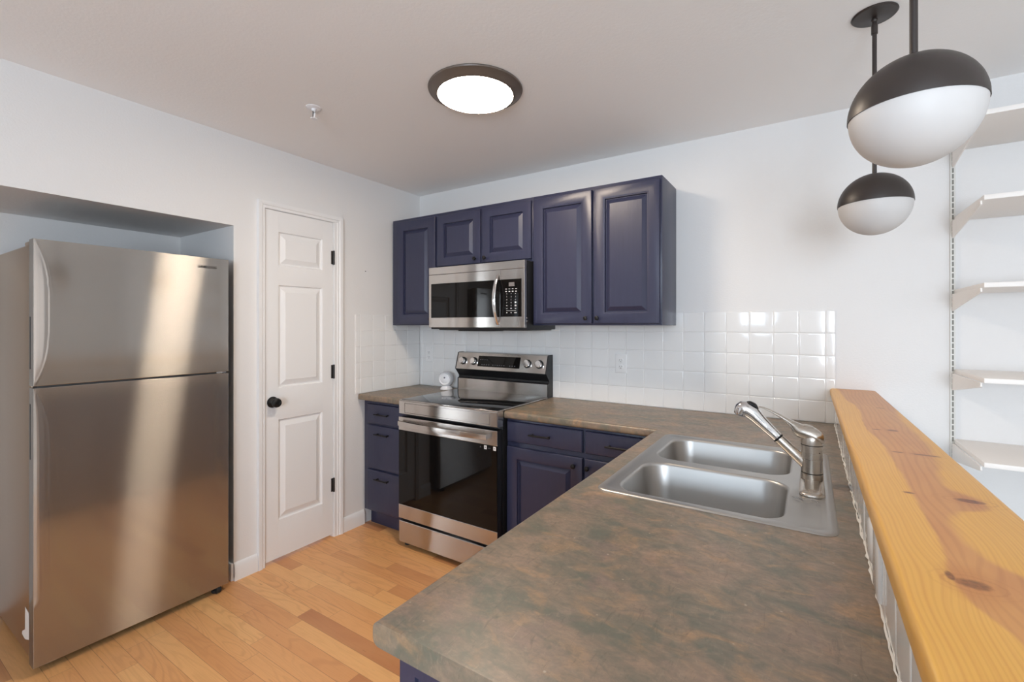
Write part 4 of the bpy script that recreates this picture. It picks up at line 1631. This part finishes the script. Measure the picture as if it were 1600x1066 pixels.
gadget()

# ------------------------------------------------------------------ small plug hole on the left wall
g = G().lathe([(0.0042, 0.0), (0.0042, 0.0015), (0.0030, 0.0020), (0.0, 0.0012)], (0.0002, -0.544, 1.781), XP, 14)
o = recentre(g.obj('wall_plug', 'slot'))
tag(o, 'tiny dark wall plug in the white wall beside the corner cabinet', 'wall plug')

# ------------------------------------------------------------------ ceiling light
def ceiling_light():
    cx, cy = 1.409, -1.109
    r = thing('ceiling_light', 'round flush ceiling light with dark bronze rim and glowing white diffuser', 'ceiling light', (cx, cy, H))
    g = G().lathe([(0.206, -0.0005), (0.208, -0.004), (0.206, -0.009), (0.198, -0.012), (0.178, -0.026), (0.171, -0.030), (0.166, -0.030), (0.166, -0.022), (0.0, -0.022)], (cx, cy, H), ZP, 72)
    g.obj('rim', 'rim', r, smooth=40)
    g = G().lathe([(0.1655, -0.024), (0.1655, -0.030), (0.150, -0.033), (0.10, -0.0355), (0.0, -0.037)], (cx, cy, H), ZP, 64)
    g.obj('diffuser', 'lamp', r, smooth=40)


ceiling_light()

# ------------------------------------------------------------------ sprinkler
def sprinkler():
    x, y = 0.655, -1.392
    r = thing('fire_sprinkler', 'small white fire sprinkler head on the ceiling above the pantry side', 'sprinkler', (x, y, H))
    g = G().lathe([(0.036, -0.0002), (0.036, -0.002), (0.030, -0.005), (0.018, -0.007), (0.0, -0.007)], (x, y, H), ZP, 28)
    g.obj('escutcheon', 'whiteplastic', r)
    g = G().cyl((x, y, H - 0.006), (x, y, H - 0.018), 0.011, 0.010, 16)
    for s in (-1, 1):
        g.tube([(x + s * 0.009, y - s * 0.004, H - 0.016), (x + s * 0.016, y - s * 0.007, H - 0.034), (x + s * 0.005, y - s * 0.002, H - 0.051)], 0.0038, 8, samples=3)
    g.lathe([(0.004, -0.050), (0.016, -0.052), (0.016, -0.054), (0.0, -0.055)], (x, y, H), ZP, 16)
    g.obj('frame', 'whiteplastic', r)
    g = G().cyl((x, y, H - 0.018), (x, y, H - 0.050), 0.0055, seg=10)
    g.obj('bulb', 'slot', r)


sprinkler()

# ------------------------------------------------------------------ pendants
def pendant(x, y, label):
    R, zc = 0.101, 1.803
    r = thing('globe_pendant', label, 'pendant light', (x, y, H), 'globe pendants over the ledge')
    g = G().lathe([(0.0, -0.0005), (0.063, -0.0005), (0.064, -0.003), (0.060, -0.007), (0.020, -0.010), (0.010, -0.012), (0.0, -0.012)], (x, y, H), ZP, 48)
    g.obj('canopy', 'bronze', r, smooth=40)
    g = G().sphere((x, y, H - 0.020), 0.0092, 16)
    g.cyl((x, y, H - 0.026), (x, y, H - 0.040), 0.0065, 0.0082, 16)
    g.cyl((x, y, H - 0.038), (x, y, H - 0.066), 0.0092, seg=16)
    g.obj('swivel', 'bronze', r, smooth=40)
    g = G().cyl((x, y, H - 0.060), (x, y, zc + R - 0.004), 0.0064, seg=16)
    g.obj('rod', 'bronze', r, smooth=40)
    prof = []
    for k in range(0, 21):
        a = PI / 2 * k / 20
        prof.append(((R + 0.0018) * math.cos(a), (R + 0.0018) * math.sin(a)))
    g = G().lathe([(R - 0.001, -0.001), (R + 0.0018, -0.001)] + prof, (x, y, zc), ZP, 64)
    g.obj('cap', 'bronze', r, smooth=40)
    prof = []
    for k in range(0, 25):
        a = PI / 2 * k / 24
        prof.append((R * math.cos(a), -R * math.sin(a)))
    prof[-1] = (0.0, -R)
    g = G().lathe(prof, (x, y, zc), ZP, 64)
    g.obj('globe', 'globe', r, smooth=40)
    return r


p1 = pendant(2.8148, -1.5904, 'near globe pendant, the large one with its ceiling plate out of view')
dup(p1, (2.8318, -0.7799, H + 0.006 - 0.006), 'far globe pendant, the smaller looking one with round black ceiling plate in view')

# ------------------------------------------------------------------ dining-side shelves
g = G().box(3.164, 3.181, -0.0125, -0.0005, 0.32, 2.19, 0.001)
st = g.obj('shelf_standard', 'strip')
recentre(st)
tag(st, 'slotted white metal shelf standard screwed to the back wall beyond the ledge', 'shelf standard')
g = G()
z = 0.36
while z < 2.17:
    g.box(3.1695, 3.1755, -0.01285, -0.0124, z, z + 0.020)
    z += 0.0254
g.obj('slots', 'slotgrey', st, smooth=0)

levels = [(2.158, 'top shelf, its underside just below the ceiling line'), (1.852, 'second shelf from the top'), (1.535, 'third shelf from the top, just above eye level'),
          (1.190, 'fourth shelf from the top, its top face in view'), (0.886, 'lowest shelf in view, just above the ledge')]


def bracket(z, label):
    x0, x1 = 3.170, 3.1755
    pts = [(-0.0132, 0), (-0.405, 0), (-0.408, -0.014), (-0.398, -0.018), (-0.0132, -0.074)]
    g = G().poly([(x0, y, z + zz) for y, zz in pts], (x1 - x0, 0, 0), bev=0.0008)
    for y in (-0.06, -0.16, -0.27, -0.37):
        g.lathe([(0.0035, 0), (0.0035, 0.0003)], (x1 + 0.0001, y, z - 0.010), XP, 10, mi=1)
    o = g.obj('shelf_bracket', ('shelf', 'slotgrey'), smooth=20)
    for v in o.data.vertices:
        v.co -= Vector((3.173, -0.0132, z))
    o.location = (3.173, -0.0132, z)
    tag(o, label, 'shelf bracket', 'brackets carrying the white shelves')
    return o


def shelf(z, label):
    g = G().box(3.178, 4.40, -0.415, -0.002, z, z + 0.018, 0.0015)
    o = g.obj('wall_shelf', 'shelf', smooth=30)
    for v in o.data.vertices:
        v.co -= Vector((3.75, -0.2, z))
    o.location = (3.75, -0.2, z)
    tag(o, label, 'shelf', 'white shelves beyond the ledge')
    return o


s0 = b0 = None
for z, nm in levels:
    if s0 is None:
        s0 = shelf(z, 'white ' + nm)
        b0 = bracket(z, 'tapered white bracket under the ' + nm.split(',')[0])
    else:
        dup(s0, (3.75, -0.2, z), 'white ' + nm)
        dup(b0, (3.173, -0.0132, z), 'tapered white bracket under the ' + nm.split(',')[0])
